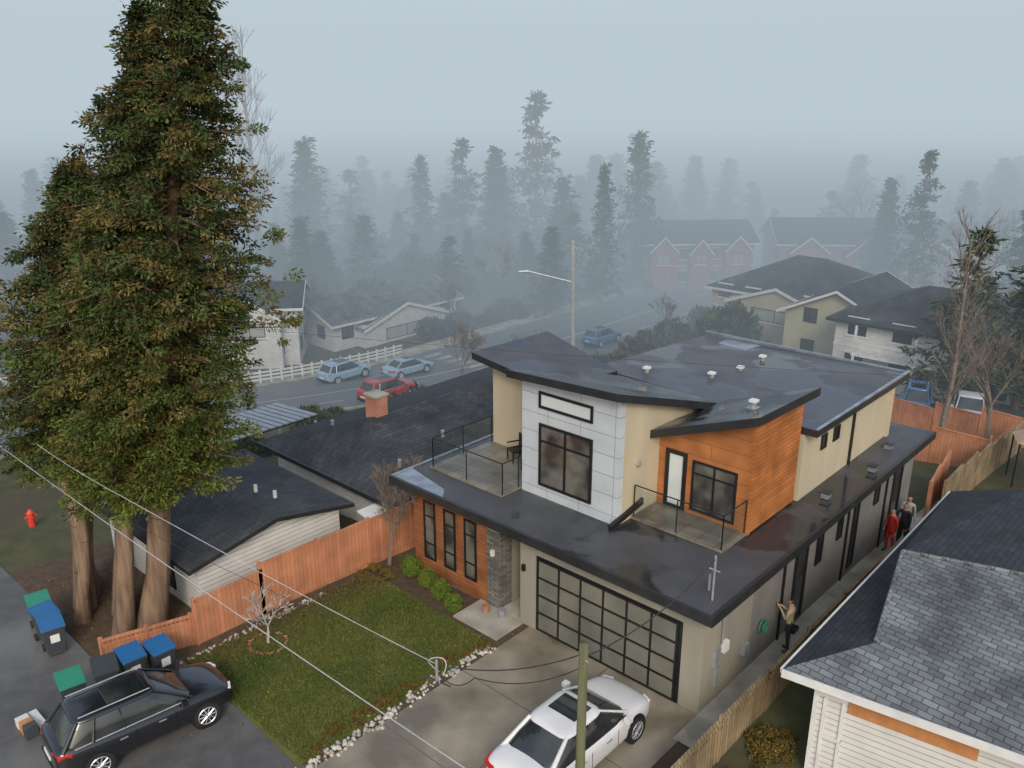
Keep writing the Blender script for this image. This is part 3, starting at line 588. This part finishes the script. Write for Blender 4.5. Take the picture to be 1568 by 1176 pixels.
lowb=bush('lowplants',.25,.18,50,.06,np.array([.07,.065,.02]),np.array([.18,.12,.03]),6,25)
P_=empty('garden_plants')
for i in range(24):
    t=i/24; addobj('plant',lowb,P_,(-6.35+random.uniform(-.2,.15),-1.8-6*t,.02),random.random()*6,random.uniform(.35,.8))
for i in range(9): addobj('plant',lowb,P_,(random.uniform(-12.1,-11.2),random.uniform(-1.9,-.4),.02),random.random()*6,random.uniform(.4,.8))
for i in range(24): addobj('plant',lowb,P_,(random.uniform(1.5,2.8),random.uniform(-5,1),.02),random.random()*6,random.uniform(.6,1.5))
bigb=bush('bigbush',1,1,26,.28,np.array([.03,.045,.018]),np.array([.07,.085,.028]),8,60)
farb=bush('farbush',1,1,26,.28,np.array([.045,.045,.033]),np.array([.08,.07,.05]),9,60)
addobj('evergreen_shrub',bigb,None,(-29.6,55.4,-7.9),0,(3.2,3.2,4.2))
HG=empty('street_hedge')
for i in range(34):
    y=36+i*1.6; x=-33.5+random.uniform(-1.5,1.5); s=random.uniform(1.0,2.0)
    addobj('bush',random.choice((bigb,farb)),HG,(x,y,ter(x,y)-.2),random.random()*6,(s,s,s*random.uniform(.8,1.5)))
BM=empty('background_shrubs')
for i in range(140):
    D_=random.uniform(84,130); l=random.uniform(-60,18); x=CAMX+FX*D_+RX*l; y=CAMY+FY*D_+RY*l
    if -54<x<-34 or (abs(x+46)<14 and abs(y-80)<12): continue
    s=random.uniform(1.8,4.5); addobj('bush',random.choice((bigb,farb)),BM,(x,y,ter(x,y)-.3),random.random()*6,(s,s,s*random.uniform(.9,1.5)))
for i in range(40):
    x=-52.8-random.random()*3; y=39+i*1.1; s=random.uniform(.8,1.8); addobj('bush',farb,BM,(x,y,ter(x,y)-.2),random.random()*6,(s,s,s))
for i in range(30):
    x=random.uniform(-34,-24); y=random.uniform(8,40); s=random.uniform(.6,1.6); addobj('bush',random.choice((bigb,farb)),BM,(x,y,ter(x,y)-.2),random.random()*6,(s,s,s))
for i in range(24):
    x=random.uniform(-38,-26); y=random.uniform(-5,5); s=random.uniform(.5,1.4); addobj('bush',bigb,BM,(x,y,ter(x,y)-.2),random.random()*6,(s,s,s))
def bare(name,loc,h,r,seed,depth=5,spread=.5,up=.25,upright=False,m=barkg,seg=5,kids=(2,3),mn=None):
    R_=random.Random(seed); o=M(); mn=mn or (.007 if h<15 else .03)
    def grow(p,d,L,rad,k):
        q=p
        for i in range(3):
            d2=(d+Vector((R_.gauss(0,.09),R_.gauss(0,.09),R_.gauss(0,.05)))).normalized(); n=q+d2*L/3; o.tube(q,n,rad*(1-i*.15),rad*(1-(i+1)*.15),m,seg if k>1 else 3,False); q=n; d=d2
            if k>0 and i>0 and R_.random()<.6: br(q,d,L*.62,rad*.45,k-1)
        if k>0:
            for _ in range(R_.choice(kids)): br(q,d,L*R_.uniform(.62,.8),rad*.52,k-1)
    def br(q,d,L,rad,k):
        a=R_.uniform(0,6.283); s=spread*R_.uniform(.6,1.3); dd_=(d+Vector((math.cos(a)*s,math.sin(a)*s,up))).normalized(); grow(q,dd_,L,max(rad,mn),k)
    if upright:
        q=Vector((0,0,0)); K=10
        for i in range(K):
            n=q+Vector((R_.gauss(0,.05),R_.gauss(0,.05),h/K)); o.tube(q,n,r*(1-i/K)+.03,r*(1-(i+1)/K)+.03,m,6,False); q=n
            if i>1:
                for _ in range(6): a=R_.uniform(0,6.28); grow(q-Vector((0,0,R_.uniform(0,h/K))),Vector((math.cos(a)*.6,math.sin(a)*.6,1)).normalized(),h*.12*(1.2-i/K*.6),max(r*.16,mn),2)
    else: grow(Vector((0,0,0)),Vector((0,0,1)),h*.32,r,depth)
    return o.make(name,loc=(loc[0],loc[1],ter(*loc)-.05))
bare('bare_tree',(-12.0,-.45),3.9,.07,3,5,.45,kids=(3,3))
bare('bare_sapling',(-11,-5.9),2.1,.05,4,4,.8,.1,m=polec,mn=.012)
bare('bare_poplar_tree',(-86.5,40.8),27,.5,5,upright=True)
bare('bare_tree',(-2.1,26.7),11,.15,6,upright=True)
bare('bare_tree',(-1.0,31),7.5,.16,7,5,.55)
bare('bare_tree',(-30,90),14,.3,8,5,.6); bare('bare_tree',(-16,88),13,.3,9,5,.6)
for i,(x,y,h) in enumerate(((-54,43,6),(-33.8,24,6),(-55,50,8),(-60,56,9),(-35,33,5),(-34,52,5),(-52.5,15,6))): bare('bare_tree',(x,y),h,.1,20+i,5,.55,kids=(3,3))
# ------------------------------------------------------------------ poles and wires
def curve_wire(name,pts,r,m,sag=0):
    o=M(); P=[]
    for a,b in zip(pts,pts[1:]):
        a=Vector(a);b=Vector(b)
        for i in range(16): t=i/16; P.append(a.lerp(b,t)-Vector((0,0,sag*4*t*(1-t))))
    P.append(Vector(pts[-1]))
    for a,b in zip(P,P[1:]): o.tube(a,b,r,r,m,5,False)
    return o.make(name)
Pl=empty('utility_pole'); o=M(); o.tube((.49,-5.7,-.1),(.47,-5.68,5.45),.105,.09,polew,14); o.make('pole',Pl,smooth=True)
o=M(); o.tube((.4,-5.6,5.0),(.25,-5.4,5.15),.02,.02,steel); o.tube((.36,-5.7,5.1),(.6,-5.7,5.1),.03,.03,steel); o.make('bracket',Pl)
curve_wire('service_wire',[(.47,-5.6,5.1),(.05,.15,4.6)],.016,wirem,.3)
curve_wire('service_wire',[(.45,-5.7,5.2),(-2.2,-7.1,4.4)],.014,wirem,.25)
curve_wire('service_wire',[(-2.2,-7.1,4.4),(-11.25,-9.3,6.0),(-14.4,-10.0,6.7)],.008,wirel,.06)
curve_wire('service_wire',[(-2.2,-7.1,4.4),(-11.25,-9.55,5.6),(-14.4,-10.3,6.2)],.006,wirem,.1)
o=M(); P=[]
for i in range(20): t=i/19*5.2; P.append(Vector((-2.2+.22*math.cos(t)+.08*i/19,-7.1+.1*math.sin(t*2),4.3+.28*math.sin(t))))
for a,b in zip(P,P[1:]): o.tube(a,b,.012,.012,wirel,5,False)
o.tube((-2.2,-7.1,4.0),(-2.2,-7.1,4.5),.03,.03,steel,8); o.tube((-1.9,-7.0,3.95),(-2.5,-7.2,4.05),.02,.02,wirem,6); o.make('cable_splice')
curve_wire('overhead_wire',[(4.4,-9.85,5.9),(1.6,-9.9,6.0),(-17.1,-10.2,6),(-40,-10.4,6.2)],.010,wirel,.1)
curve_wire('service_wire',[(.45,-5.7,4.9),(-1.6,-6.6,4.1),(-2.2,-7.1,4.2)],.012,wirem,.25)
curve_wire('overhead_wire',[(6,12,7.5),(-24,-4,7.5)],.006,wirem,.3)
SL=empty('street_lamp',(-39.0,43.8,ter(-39,43.8))); o=M()
o.tube((0,0,-.5),(-.3,0,10.8),.22,.16,polec,10); o.tube((-.2,0,7.0),(-3.2,-2.7,8.0),.08,.07,steel,8); o.tube((-3.2,-2.7,8.0),(-3.9,-3.3,7.95),.17,.12,steel,8); o.box(-1.2,.8,-.05,.05,10.1,10.25,polec); o.tube((.25,.2,8.8),(.25,.2,9.7),.2,.2,steel,10)
o.make('pole_and_arm',SL)
# ------------------------------------------------------------------ bins
def bin_(x,y,rz,body,lid):
    E=empty('wheelie_bin',(x,y,ter(x,y)+.03),rz); o=M()
    o.prism([(-.24,-.27),(.24,-.27),(.24,.25),(-.24,.25)],.08,.12,body)
    n=len(o.v); b=[(-.23,-.26),(.23,-.26),(.23,.24),(-.23,.24)]; t=[(-.3,-.34),(.3,-.34),(.3,.34),(-.3,.34)]
    o.v+=[(*p,.1) for p in b]+[(*p,.95) for p in t]; k=o.mi(body)
    for i in range(4): o.f.append((n+i,n+(i+1)%4,n+4+(i+1)%4,n+4+i)); o.m.append(k)
    o.f.append((n+4,n+5,n+6,n+7)); o.m.append(k); o.box(-.32,.32,-.36,.36,.9,.95,body); o.make('body',E,bevel=.02)
    o=M(); o.prism([(-.32,-.37),(.32,-.37),(.32,.37),(-.32,.37)],.955,[.99,.99,1.08,1.08],lid); o.tube((-.28,.42,1.02),(.28,.42,1.02),.02,.02,lid); o.make('lid',E,bevel=.03)
    o=M()
    for s in(-1,1): o.tube((s*.24,.26,.1),(s*.3,.26,.1),.11,.11,tyre,14)
    o.make('wheels',E)
    o=M(); o.box(-.12,.12,-.33,-.318,.5,.75,white); o.make('label',E)
yaw=math.radians(80)
bin_(-12.2,-10.95,yaw,bink,bing); bin_(-12.1,-10.1,yaw-.1,bink,bink); bin_(-12.1,-9.4,yaw+.1,bink,binb); bin_(-11.85,-8.7,yaw+.15,bink,binb); bin_(-15.2,-10.3,yaw,bink,binb); bin_(-15.95,-10.2,yaw+.2,bink,binb); bin_(-16.7,-10.1,yaw,bink,bing)
RB=empty('recycling_boxes'); o=M()
for i in range(3): o.box(-12.7+i*.28,-12.48+i*.28,-12.25,-11.95,.03,.28+.05*i,(white,orangep,bink)[i])
o.box(-12.8,-11.8,-11.9,-11.7,.03,.2,white); o.make('boxes',RB,bevel=.01)
HY=empty('fire_hydrant',(-24.8,-7.6,ter(-24.8,-7.6))); o=M(); rd=mat('hydrant_red',(.6,.05,.03),rough=.4)
o.tube((0,0,0),(0,0,.55),.13,.12,rd,12); o.tube((0,0,.55),(0,0,.7),.15,.05,rd,12); o.tube((-.22,0,.42),(.22,0,.42),.06,.06,rd,8); o.tube((0,-.2,.4),(0,.2,.4),.07,.07,rd,8); o.make('body',HY)
# ------------------------------------------------------------------ cars
def car(name,x,y,rz,pm,style='sedan',z=None,s_=1):
    E=empty(name,(x,y,(ter(x,y)+.05) if z is None else z),rz,s_)
    if style=='sedan':
        st=[(-2.36,.40,.78,.62),(-2.3,.30,.93,.78),(-2.05,.24,1.01,.86),(-1.5,.2,1.0,.905),(-.4,.2,.94,.91),(.7,.2,.92,.91),(1.25,.2,.93,.90),(1.8,.2,.84,.87),(2.15,.22,.73,.80),(2.32,.3,.62,.68),(2.37,.36,.52,.5)]
        g=(-1.85,-1.0,.30,1.25,.93,1.44,.79,.60); wr,wx=.335,(-1.42,1.40)
    elif style=='suv':
        st=[(-2.38,.5,.9,.68),(-2.33,.4,1.08,.82),(-2.1,.3,1.14,.90),(-1.5,.26,1.12,.935),(-.4,.26,1.06,.94),(.7,.26,1.04,.94),(1.15,.27,1.05,.93),(1.75,.28,.98,.90),(2.15,.3,.87,.84),(2.33,.36,.72,.72),(2.39,.42,.6,.54)]
        g=(-2.2,-1.75,.25,1.2,1.05,1.66,.82,.64); wr,wx=.37,(-1.42,1.42)
    else:
        st=[(-2.45,.5,1.0,.8),(-2.4,.42,1.08,.88),(-1.5,.35,1.1,.93),(-.4,.35,1.1,.94),(.7,.35,1.1,.94),(1.2,.35,1.1,.93),(1.9,.36,1.02,.91),(2.35,.4,.92,.85),(2.42,.46,.8,.76)]
        g=(-.9,-.7,.45,1.2,1.08,1.75,.84,.70); wr,wx=.38,(-1.5,1.5)
    o=M(); k=o.mi(pm); dk=o.mi(blackm); rings=[]
    for (X,zl,zt,w) in st:
        half=[(0,zl),(w*.86,zl),(w*.985,zl+.10),(w,zl+.3*(zt-zl)),(w*1.0,zl+.62*(zt-zl)),(w*.965,zl+.86*(zt-zl)),(w*.84,zt),(w*.45,zt+.025),(0,zt+.035)]
        ring=[(X,a,b) for a,b in half]+[(X,-a,b) for a,b in half[-2:0:-1]]; n=len(o.v); o.v+=ring; rings.append((n,len(ring)))
    for (n,c),(n2,_) in zip(rings,rings[1:]):
        for i in range(c):
            j=(i+1)%c; o.f.append((n+i,n2+i,n2+j,n+j)); o.m.append(dk if i in(0,c-1,1,c-2) else k)
    n,c=rings[0]; o.f.append(tuple(n+i for i in range(c))); o.m.append(k); n,c=rings[-1]; o.f.append(tuple(n+i for i in reversed(range(c)))); o.m.append(k)
    o.make('body',E,smooth=True,subsurf=2)
    xr,rr,rf,xf,zb,zr,wb,wt=g
    def ring8(a,b,w,bow): # rounded plan outline, 16 points
        pts=[]
        L2=(b-a)/2; mxx=(a+b)/2
        for i in range(16):
            t=2*math.pi*(i+.5)/16; cx_,sy=math.cos(t),math.sin(t)
            e=.28
            px=mxx+L2*math.copysign(abs(cx_)**e,cx_); py=w*math.copysign(abs(sy)**e,sy)
            px+= (.07 if cx_>0 else -.05)*(1-(py/w)**2); pts.append((px,py))
        return pts
    o=M(); gk=o.mi(glass)
    lv=[(zb-.06,xr,xf,wb+.02),(zb+.04,xr+(rr-xr)*.1,xf+(rf-xf)*.12,wb+.005),(zb+.55*(zr-zb),xr+(rr-xr)*.58,xf+(rf-xf)*.60,wb+(wt-wb)*.42),(zr-.06,rr,rf,wt+.01)]
    R=[]
    for (z_,a,b,w) in lv:
        n=len(o.v); o.v+=[(p[0],p[1],z_) for p in ring8(a,b,w,0)]; R.append(n)
    for n,n2 in zip(R,R[1:]):
        for i in range(16): j=(i+1)%16; o.f.append((n+i,n+j,n2+j,n2+i)); o.m.append(gk)
    o.make('windows',E,smooth=True)
    o=M(); k=o.mi(pm); R=[]
    for (z_,q) in ((zr-.075,.03),(zr-.045,.035),(zr-.01,-.02),(zr+.015,-.14)):
        n=len(o.v); o.v+=[(p[0],p[1],z_) for p in ring8(rr-q,rf+q,wt+q,0)]; R.append(n)
    for n,n2 in zip(R,R[1:]):
        for i in range(16): j=(i+1)%16; o.f.append((n+i,n+j,n2+j,n2+i)); o.m.append(k)
    n=R[-1]; c0=len(o.v); o.v.append(((rr+rf)/2,0,zr+.035))
    for i in range(16): o.f.append((n+i,n+(i+1)%16,c0)); o.m.append(k)
    o.make('roof',E,smooth=True)
    o=M()
    for s in(-1,1):
        o.tube((xf-.04,s*(wb*.92),zb-.03),(rf-.02,s*(wt*.93),zr-.04),.035,.03,pm,8); o.tube((xr+.04,s*wb*.92,zb-.03),(rr+.03,s*wt*.93,zr-.04),.07,.05,pm,8)
        xm=(rr+rf)/2; o.tube((xm+.1,s*(wb+.0),zb-.02),(xm+.05,s*(wt+.01),zr-.05),.03,.025,blackm,6)
        o.tube((xr+.3,s*(wb+.005),zb+.0),(xf-.2,s*(wb+.005),zb-.005),.02,.02,steel if style=='suv' else blackm,6)
        if style=='suv':
            xq=rr+.45; o.tube((xq-.15,s*(wb+.0),zb-.02),(xq,s*(wt+.0),zr-.05),.05,.04,pm,6); o.tube((rr+.1,s*wt*.86,zr+.06),(rf-.1,s*wt*.86,zr+.06),.02,.02,steel,6)
        o.box(xf-.42,xf-.26,s*.98-.08,s*.98+.08,zb-.02,zb+.12,pm)
        for dx in(-.75,.25): o.box(dx-.1,dx+.1,s*(st[4][3])-.015,s*(st[4][3])+.015,zb-.22,zb-.19,steel)
        for dx in(-.42,.62): o.box(dx-.006,dx+.006,s*st[4][3]-.006,s*st[4][3]+.003,st[4][1]+.12,zb-.1,blackm)
    o.make('pillars',E,bevel=.01)
    if style!='pickup':
        o=M(); o.box((rr+rf)/2-.15,rf-.14,-wt*.68,wt*.68,zr+.02,zr+.042,glass); o.make('sunroof',E,bevel=.01)
    else:
        o=M(); o.box(-2.3,-1.0,-.78,.78,1.0,1.13,blackm); o.make('cargo_bed',E)
    o=M()
    for X in wx:
        for s in(-1,1):
            w=st[4][3]; o.tube((X,s*(w-.3),wr),(X,s*(w+.004),wr+.02),wr+.06,wr+.06,blackm,28)
            o.tube((X,s*(w-.2),wr),(X,s*(w+.022),wr),wr,wr,tyre,28); o.tube((X,s*(w),wr),(X,s*(w+.028),wr),wr*.70,wr*.68,blackm,20)
            for q in range(10):
                t=q*math.pi/5; o.tube((X,s*(w+.035),wr),(X+math.cos(t)*wr*.66,s*(w+.03),wr+math.sin(t)*wr*.66),.022,.016,rim,4)
            for q in range(20):
                t,t2=q*math.pi/10,(q+1)*math.pi/10; o.tube((X+math.cos(t)*wr*.68,s*(w+.03),wr+math.sin(t)*wr*.68),(X+math.cos(t2)*wr*.68,s*(w+.03),wr+math.sin(t2)*wr*.68),.016,.016,rim,4,False)
    o.make('wheels',E)
    o=M(); zt=st[-3][2]; zr_=st[1][2]
    for s in(-1,1):
        o.prism([(2.05,s*.50),(2.33,s*.48),(2.24,s*.74),(1.95,s*.80)][::s],zt-.20,zt-.07,head); o.prism([(-2.37,s*.45),(-2.05,s*.5),(-1.98,s*.885),(-2.30,s*.80)][::-s],zr_-.22,zr_-.06,tail)
    o.box(2.3,2.40,-.4,.4,.38,.55,blackm); o.box(-2.40,-2.36,-.26,.26,.62,.74,white); o.box(-2.39,-2.3,-.7,.7,.36,.46,blackm); o.make('lamps_and_bumpers',E,bevel=.015)
    return E
blk=paint('car_black',(.010,.011,.014)); wht=paint('car_white',(.68,.68,.67),.3); redp=paint('car_red',(.35,.02,.03)); blu=paint('car_blue',(.05,.14,.32)); slb=paint('car_silver_blue',(.24,.36,.48)); sil=paint('car_silver',(.45,.46,.47),.3)
car('parked_suv',-10.05,-10.1,math.radians(84),blk,'suv',.03,.92)
car('parked_sedan',-1.55,-3.3,math.radians(90),wht,'sedan',.035)
car('parked_car',-47.6,24.0,math.radians(92),slb,'suv'); car('parked_car',-45.4,29.0,math.radians(88),slb,'sedan'); car('parked_suv',-38.2,21,math.radians(90),redp,'suv'); car('parked_car',-39.5,49,math.radians(90),blu,'suv')
car('parked_car',-7.6,41,math.radians(-75),blu,'suv'); car('parked_pickup_truck',-3.9,39,math.radians(-75),sil,'pickup'); car('parked_car',-.2,41,math.radians(-75),sil,'sedan')
# ------------------------------------------------------------------ people
skinm=mat('skin',(.45,.27,.19),rough=.6); hairm=mat('hair_dark',(.02,.015,.012),rough=.6); shoe=mat('shoes',(.03,.03,.03),rough=.6)
def person(x,y,rz,top,bot,pose,sx=1):
    z=ter(x,y)+.035; E=empty('person',(x,y,z),rz)
    if pose=='phone': arm={1:[(.23,.05,1.16),(.10,.30,1.36)],-1:[(-.23,.05,1.16),(-.05,.31,1.38)]}
    elif pose=='wave': arm={1:[(.25,.08,1.17),(.22,.28,1.3)],-1:[(-.23,.0,1.15),(-.25,.06,.9)]}
    else: arm={1:[(.24,-.01,1.15),(.25,.07,.9)],-1:[(-.24,-.01,1.15),(-.25,.06,.9)]}
    V=[];Ed=[];Rr=[];Lb=[]
    def add(p,r,lab,par=None):
        V.append(p);Rr.append(r);Lb.append(lab)
        if par is not None: Ed.append((par,len(V)-1))
        return len(V)-1
    pel=add((0,0,.95),(.155,.11),1); sp=add((0,.0,1.12),(.14,.10),0,pel); ch=add((0,.0,1.33),(.165,.11),0,sp); nk=add((0,.0,1.48),(.06,.06),2,ch); hd=add((0,.015,1.58),(.075,.085),2,nk); h2=add((0,.02,1.67),(.078,.092),2,hd); add((0,.01,1.735),(.05,.06),3,h2)
    for s in(-1,1):
        sh=add((s*.19,0,1.40),(.062,.062),0,ch); el=add(arm[s][0],(.045,.045),0,sh); wr=add(arm[s][1],(.028,.028),0,el)
        a=Vector(arm[s][1]); d=(a-Vector(arm[s][0])).normalized(); sd=d.cross(Vector((0,0,1)) if abs(d.z)<.8 else Vector((0,1,0))).normalized()
        pm_=add(tuple(a+d*.06),(.036,.02),2,wr)
        for q in range(4): f=add(tuple(a+d*.10+sd*(q-1.5)*.02),(.010,.010),2,pm_); add(tuple(a+d*(.14-.01*abs(q-1))+sd*(q-1.5)*.021+Vector((0,0,.01))),(.008,.008),2,f)
        add(tuple(a+d*.08-sd*.05),(.010,.010),2,pm_)
        hp=add((s*.095,0,.88),(.092,.095),1,pel); kn=add((s*.11,.015+.03*s,.48),(.062,.065),1,hp); an=add((s*.12,-.02+.04*s,.10),(.045,.05),1,kn); ft=add((s*.125,.03+.04*s,.045),(.045,.04),4,an); add((s*.135,.15+.04*s,.04),(.04,.03),4,ft)
    me=bpy.data.meshes.new('body'); me.from_pydata(V,Ed,[]); ob=bpy.data.objects.new('body',me); col.objects.link(ob)
    sk=ob.modifiers.new('skin','SKIN'); ob.modifiers.new('s','SUBSURF').levels=1
    for i,r in enumerate(Rr): me.skin_vertices[0].data[i].radius=r
    me.skin_vertices[0].data[0].use_root=True
    dg=bpy.context.evaluated_depsgraph_get(); nm=bpy.data.meshes.new_from_object(ob.evaluated_get(dg)); bpy.data.objects.remove(ob)
    nm.materials.clear()
    for m_ in(top,bot,skinm,hairm,shoe): nm.materials.append(m_)
    VV=[Vector(v) for v in V]
    for p in nm.polygons:
        c=p.center; best=min(range(len(VV)),key=lambda i:(VV[i]-c).length-.6*max(Rr[i])); l=Lb[best]
        if c.z>1.62 and (c.y<-.005 or c.z>1.70): l=3
        p.material_index=l; p.use_smooth=True
    addobj('body',nm,E)
    o=M(); o.box(-.012,.012,.095,.125,1.60,1.645,skinm); o.box(-.03,.03,.10,.108,1.575,1.585,hairm)
    for s in(-1,1): o.box(s*.032-.012,s*.032+.012,.098,.106,1.65,1.662,hairm); o.box(s*.085-.01,s*.085+.01,0,.03,1.61,1.66,skinm)
    if pose=='phone': o.box(-.02,.07,.36,.37,1.36,1.52,blackm)
    o.make('face',E); return E
tan=mat('jacket_tan',(.42,.33,.21),rough=.8); dkc=mat('jacket_dark',(.03,.03,.04),rough=.8); redc=mat('coat_red',(.5,.03,.02),rough=.8); den=mat('trousers_dark',(.025,.025,.03),rough=.9); grey=mat('shirt_grey',(.45,.42,.40),rough=.8)
person(.5,4.1,math.radians(95),tan,den,'phone')
person(.45,12.3,math.radians(150),redc,redc,'stand'); person(.6,13.1,math.radians(170),dkc,den,'wave'); person(.45,13.9,math.radians(200),grey,den,'stand')
# ------------------------------------------------------------------ fog banks (volumes over the low ground, glowing in place of scattered light)
def fog(name,d0,d1,z0,z1,k,c,l=420):
    o=M(); m=bpy.data.materials.new(name); m.use_nodes=True; nt=m.node_tree; nt.nodes.clear(); MO=nt.nodes.new('ShaderNodeOutputMaterial')
    ab=nt.nodes.new('ShaderNodeVolumeAbsorption'); ab.inputs['Color'].default_value=(0,0,0,1); ab.inputs['Density'].default_value=k
    em=nt.nodes.new('ShaderNodeEmission'); em.inputs['Color'].default_value=(*c,1); em.inputs['Strength'].default_value=k
    ad=nt.nodes.new('ShaderNodeAddShader'); nt.links.new(ab.outputs[0],ad.inputs[0]); nt.links.new(em.outputs[0],ad.inputs[1]); nt.links.new(ad.outputs[0],MO.inputs['Volume'])
    P=lambda D_,L_:(CAMX+FX*D_+RX*L_,CAMY+FY*D_+RY*L_)
    o.prism([P(d0,-l),P(d0,l),P(d1,l),P(d1,-l)],z0,z1,m); ob=o.make(name); return ob
fog('fog_bank',34,900,-14,6.5,.0050,(.235,.29,.335))
fog('fog_bank',56,880,-14.5,9,.0090,(.235,.29,.34))
fog('fog_bank',82,860,-15,34,.0200,(.50,.585,.655))
fog('fog_bank',72,840,-15.5,3,.0070,(.20,.25,.29))
# ------------------------------------------------------------------ world, sun, camera
w=bpy.data.worlds.new('World'); sc.world=w; w.use_nodes=True; nt=w.node_tree; bg=nt.nodes['Background']
sky=nt.nodes.new('ShaderNodeTexSky'); sky.sky_type='NISHITA'; sky.sun_disc=False; sky.sun_elevation=math.radians(34); sky.sun_rotation=math.radians(135); sky.air_density=1; sky.dust_density=4
mx=nt.nodes.new('ShaderNodeMixRGB'); mx.blend_type='ADD'; mx.inputs[0].default_value=1; mx.inputs[2].default_value=(2.1,2.35,2.65,1)
nt.links.new(sky.outputs[0],mx.inputs[1]); nt.links.new(mx.outputs[0],bg.inputs[0]); bg.inputs[1].default_value=.132
s=bpy.data.lights.new('sun','SUN'); s.energy=1.3; s.angle=math.radians(16); s.color=(1,.95,.87); so=bpy.data.objects.new('sun',s); col.objects.link(so)
az=math.radians(135); el=math.radians(34); dirv=Vector((math.sin(az)*math.cos(el),math.cos(az)*math.cos(el),math.sin(el))); so.rotation_euler=dirv.to_track_quat('Z','Y').to_euler(); so.location=(0,-20,40)
cam=bpy.data.cameras.new('camera'); cam.sensor_width=36; cam.lens=1316/1568*36; cam.clip_end=4000; c=bpy.data.objects.new('camera',cam); col.objects.link(c)
c.location=(CAMX,CAMY,CAMH); c.rotation_euler=(math.radians(90-18.8),0,math.radians(42.5)); sc.camera=c
sc.view_settings.view_transform='Standard'; sc.view_settings.look='None'; sc.view_settings.exposure=0
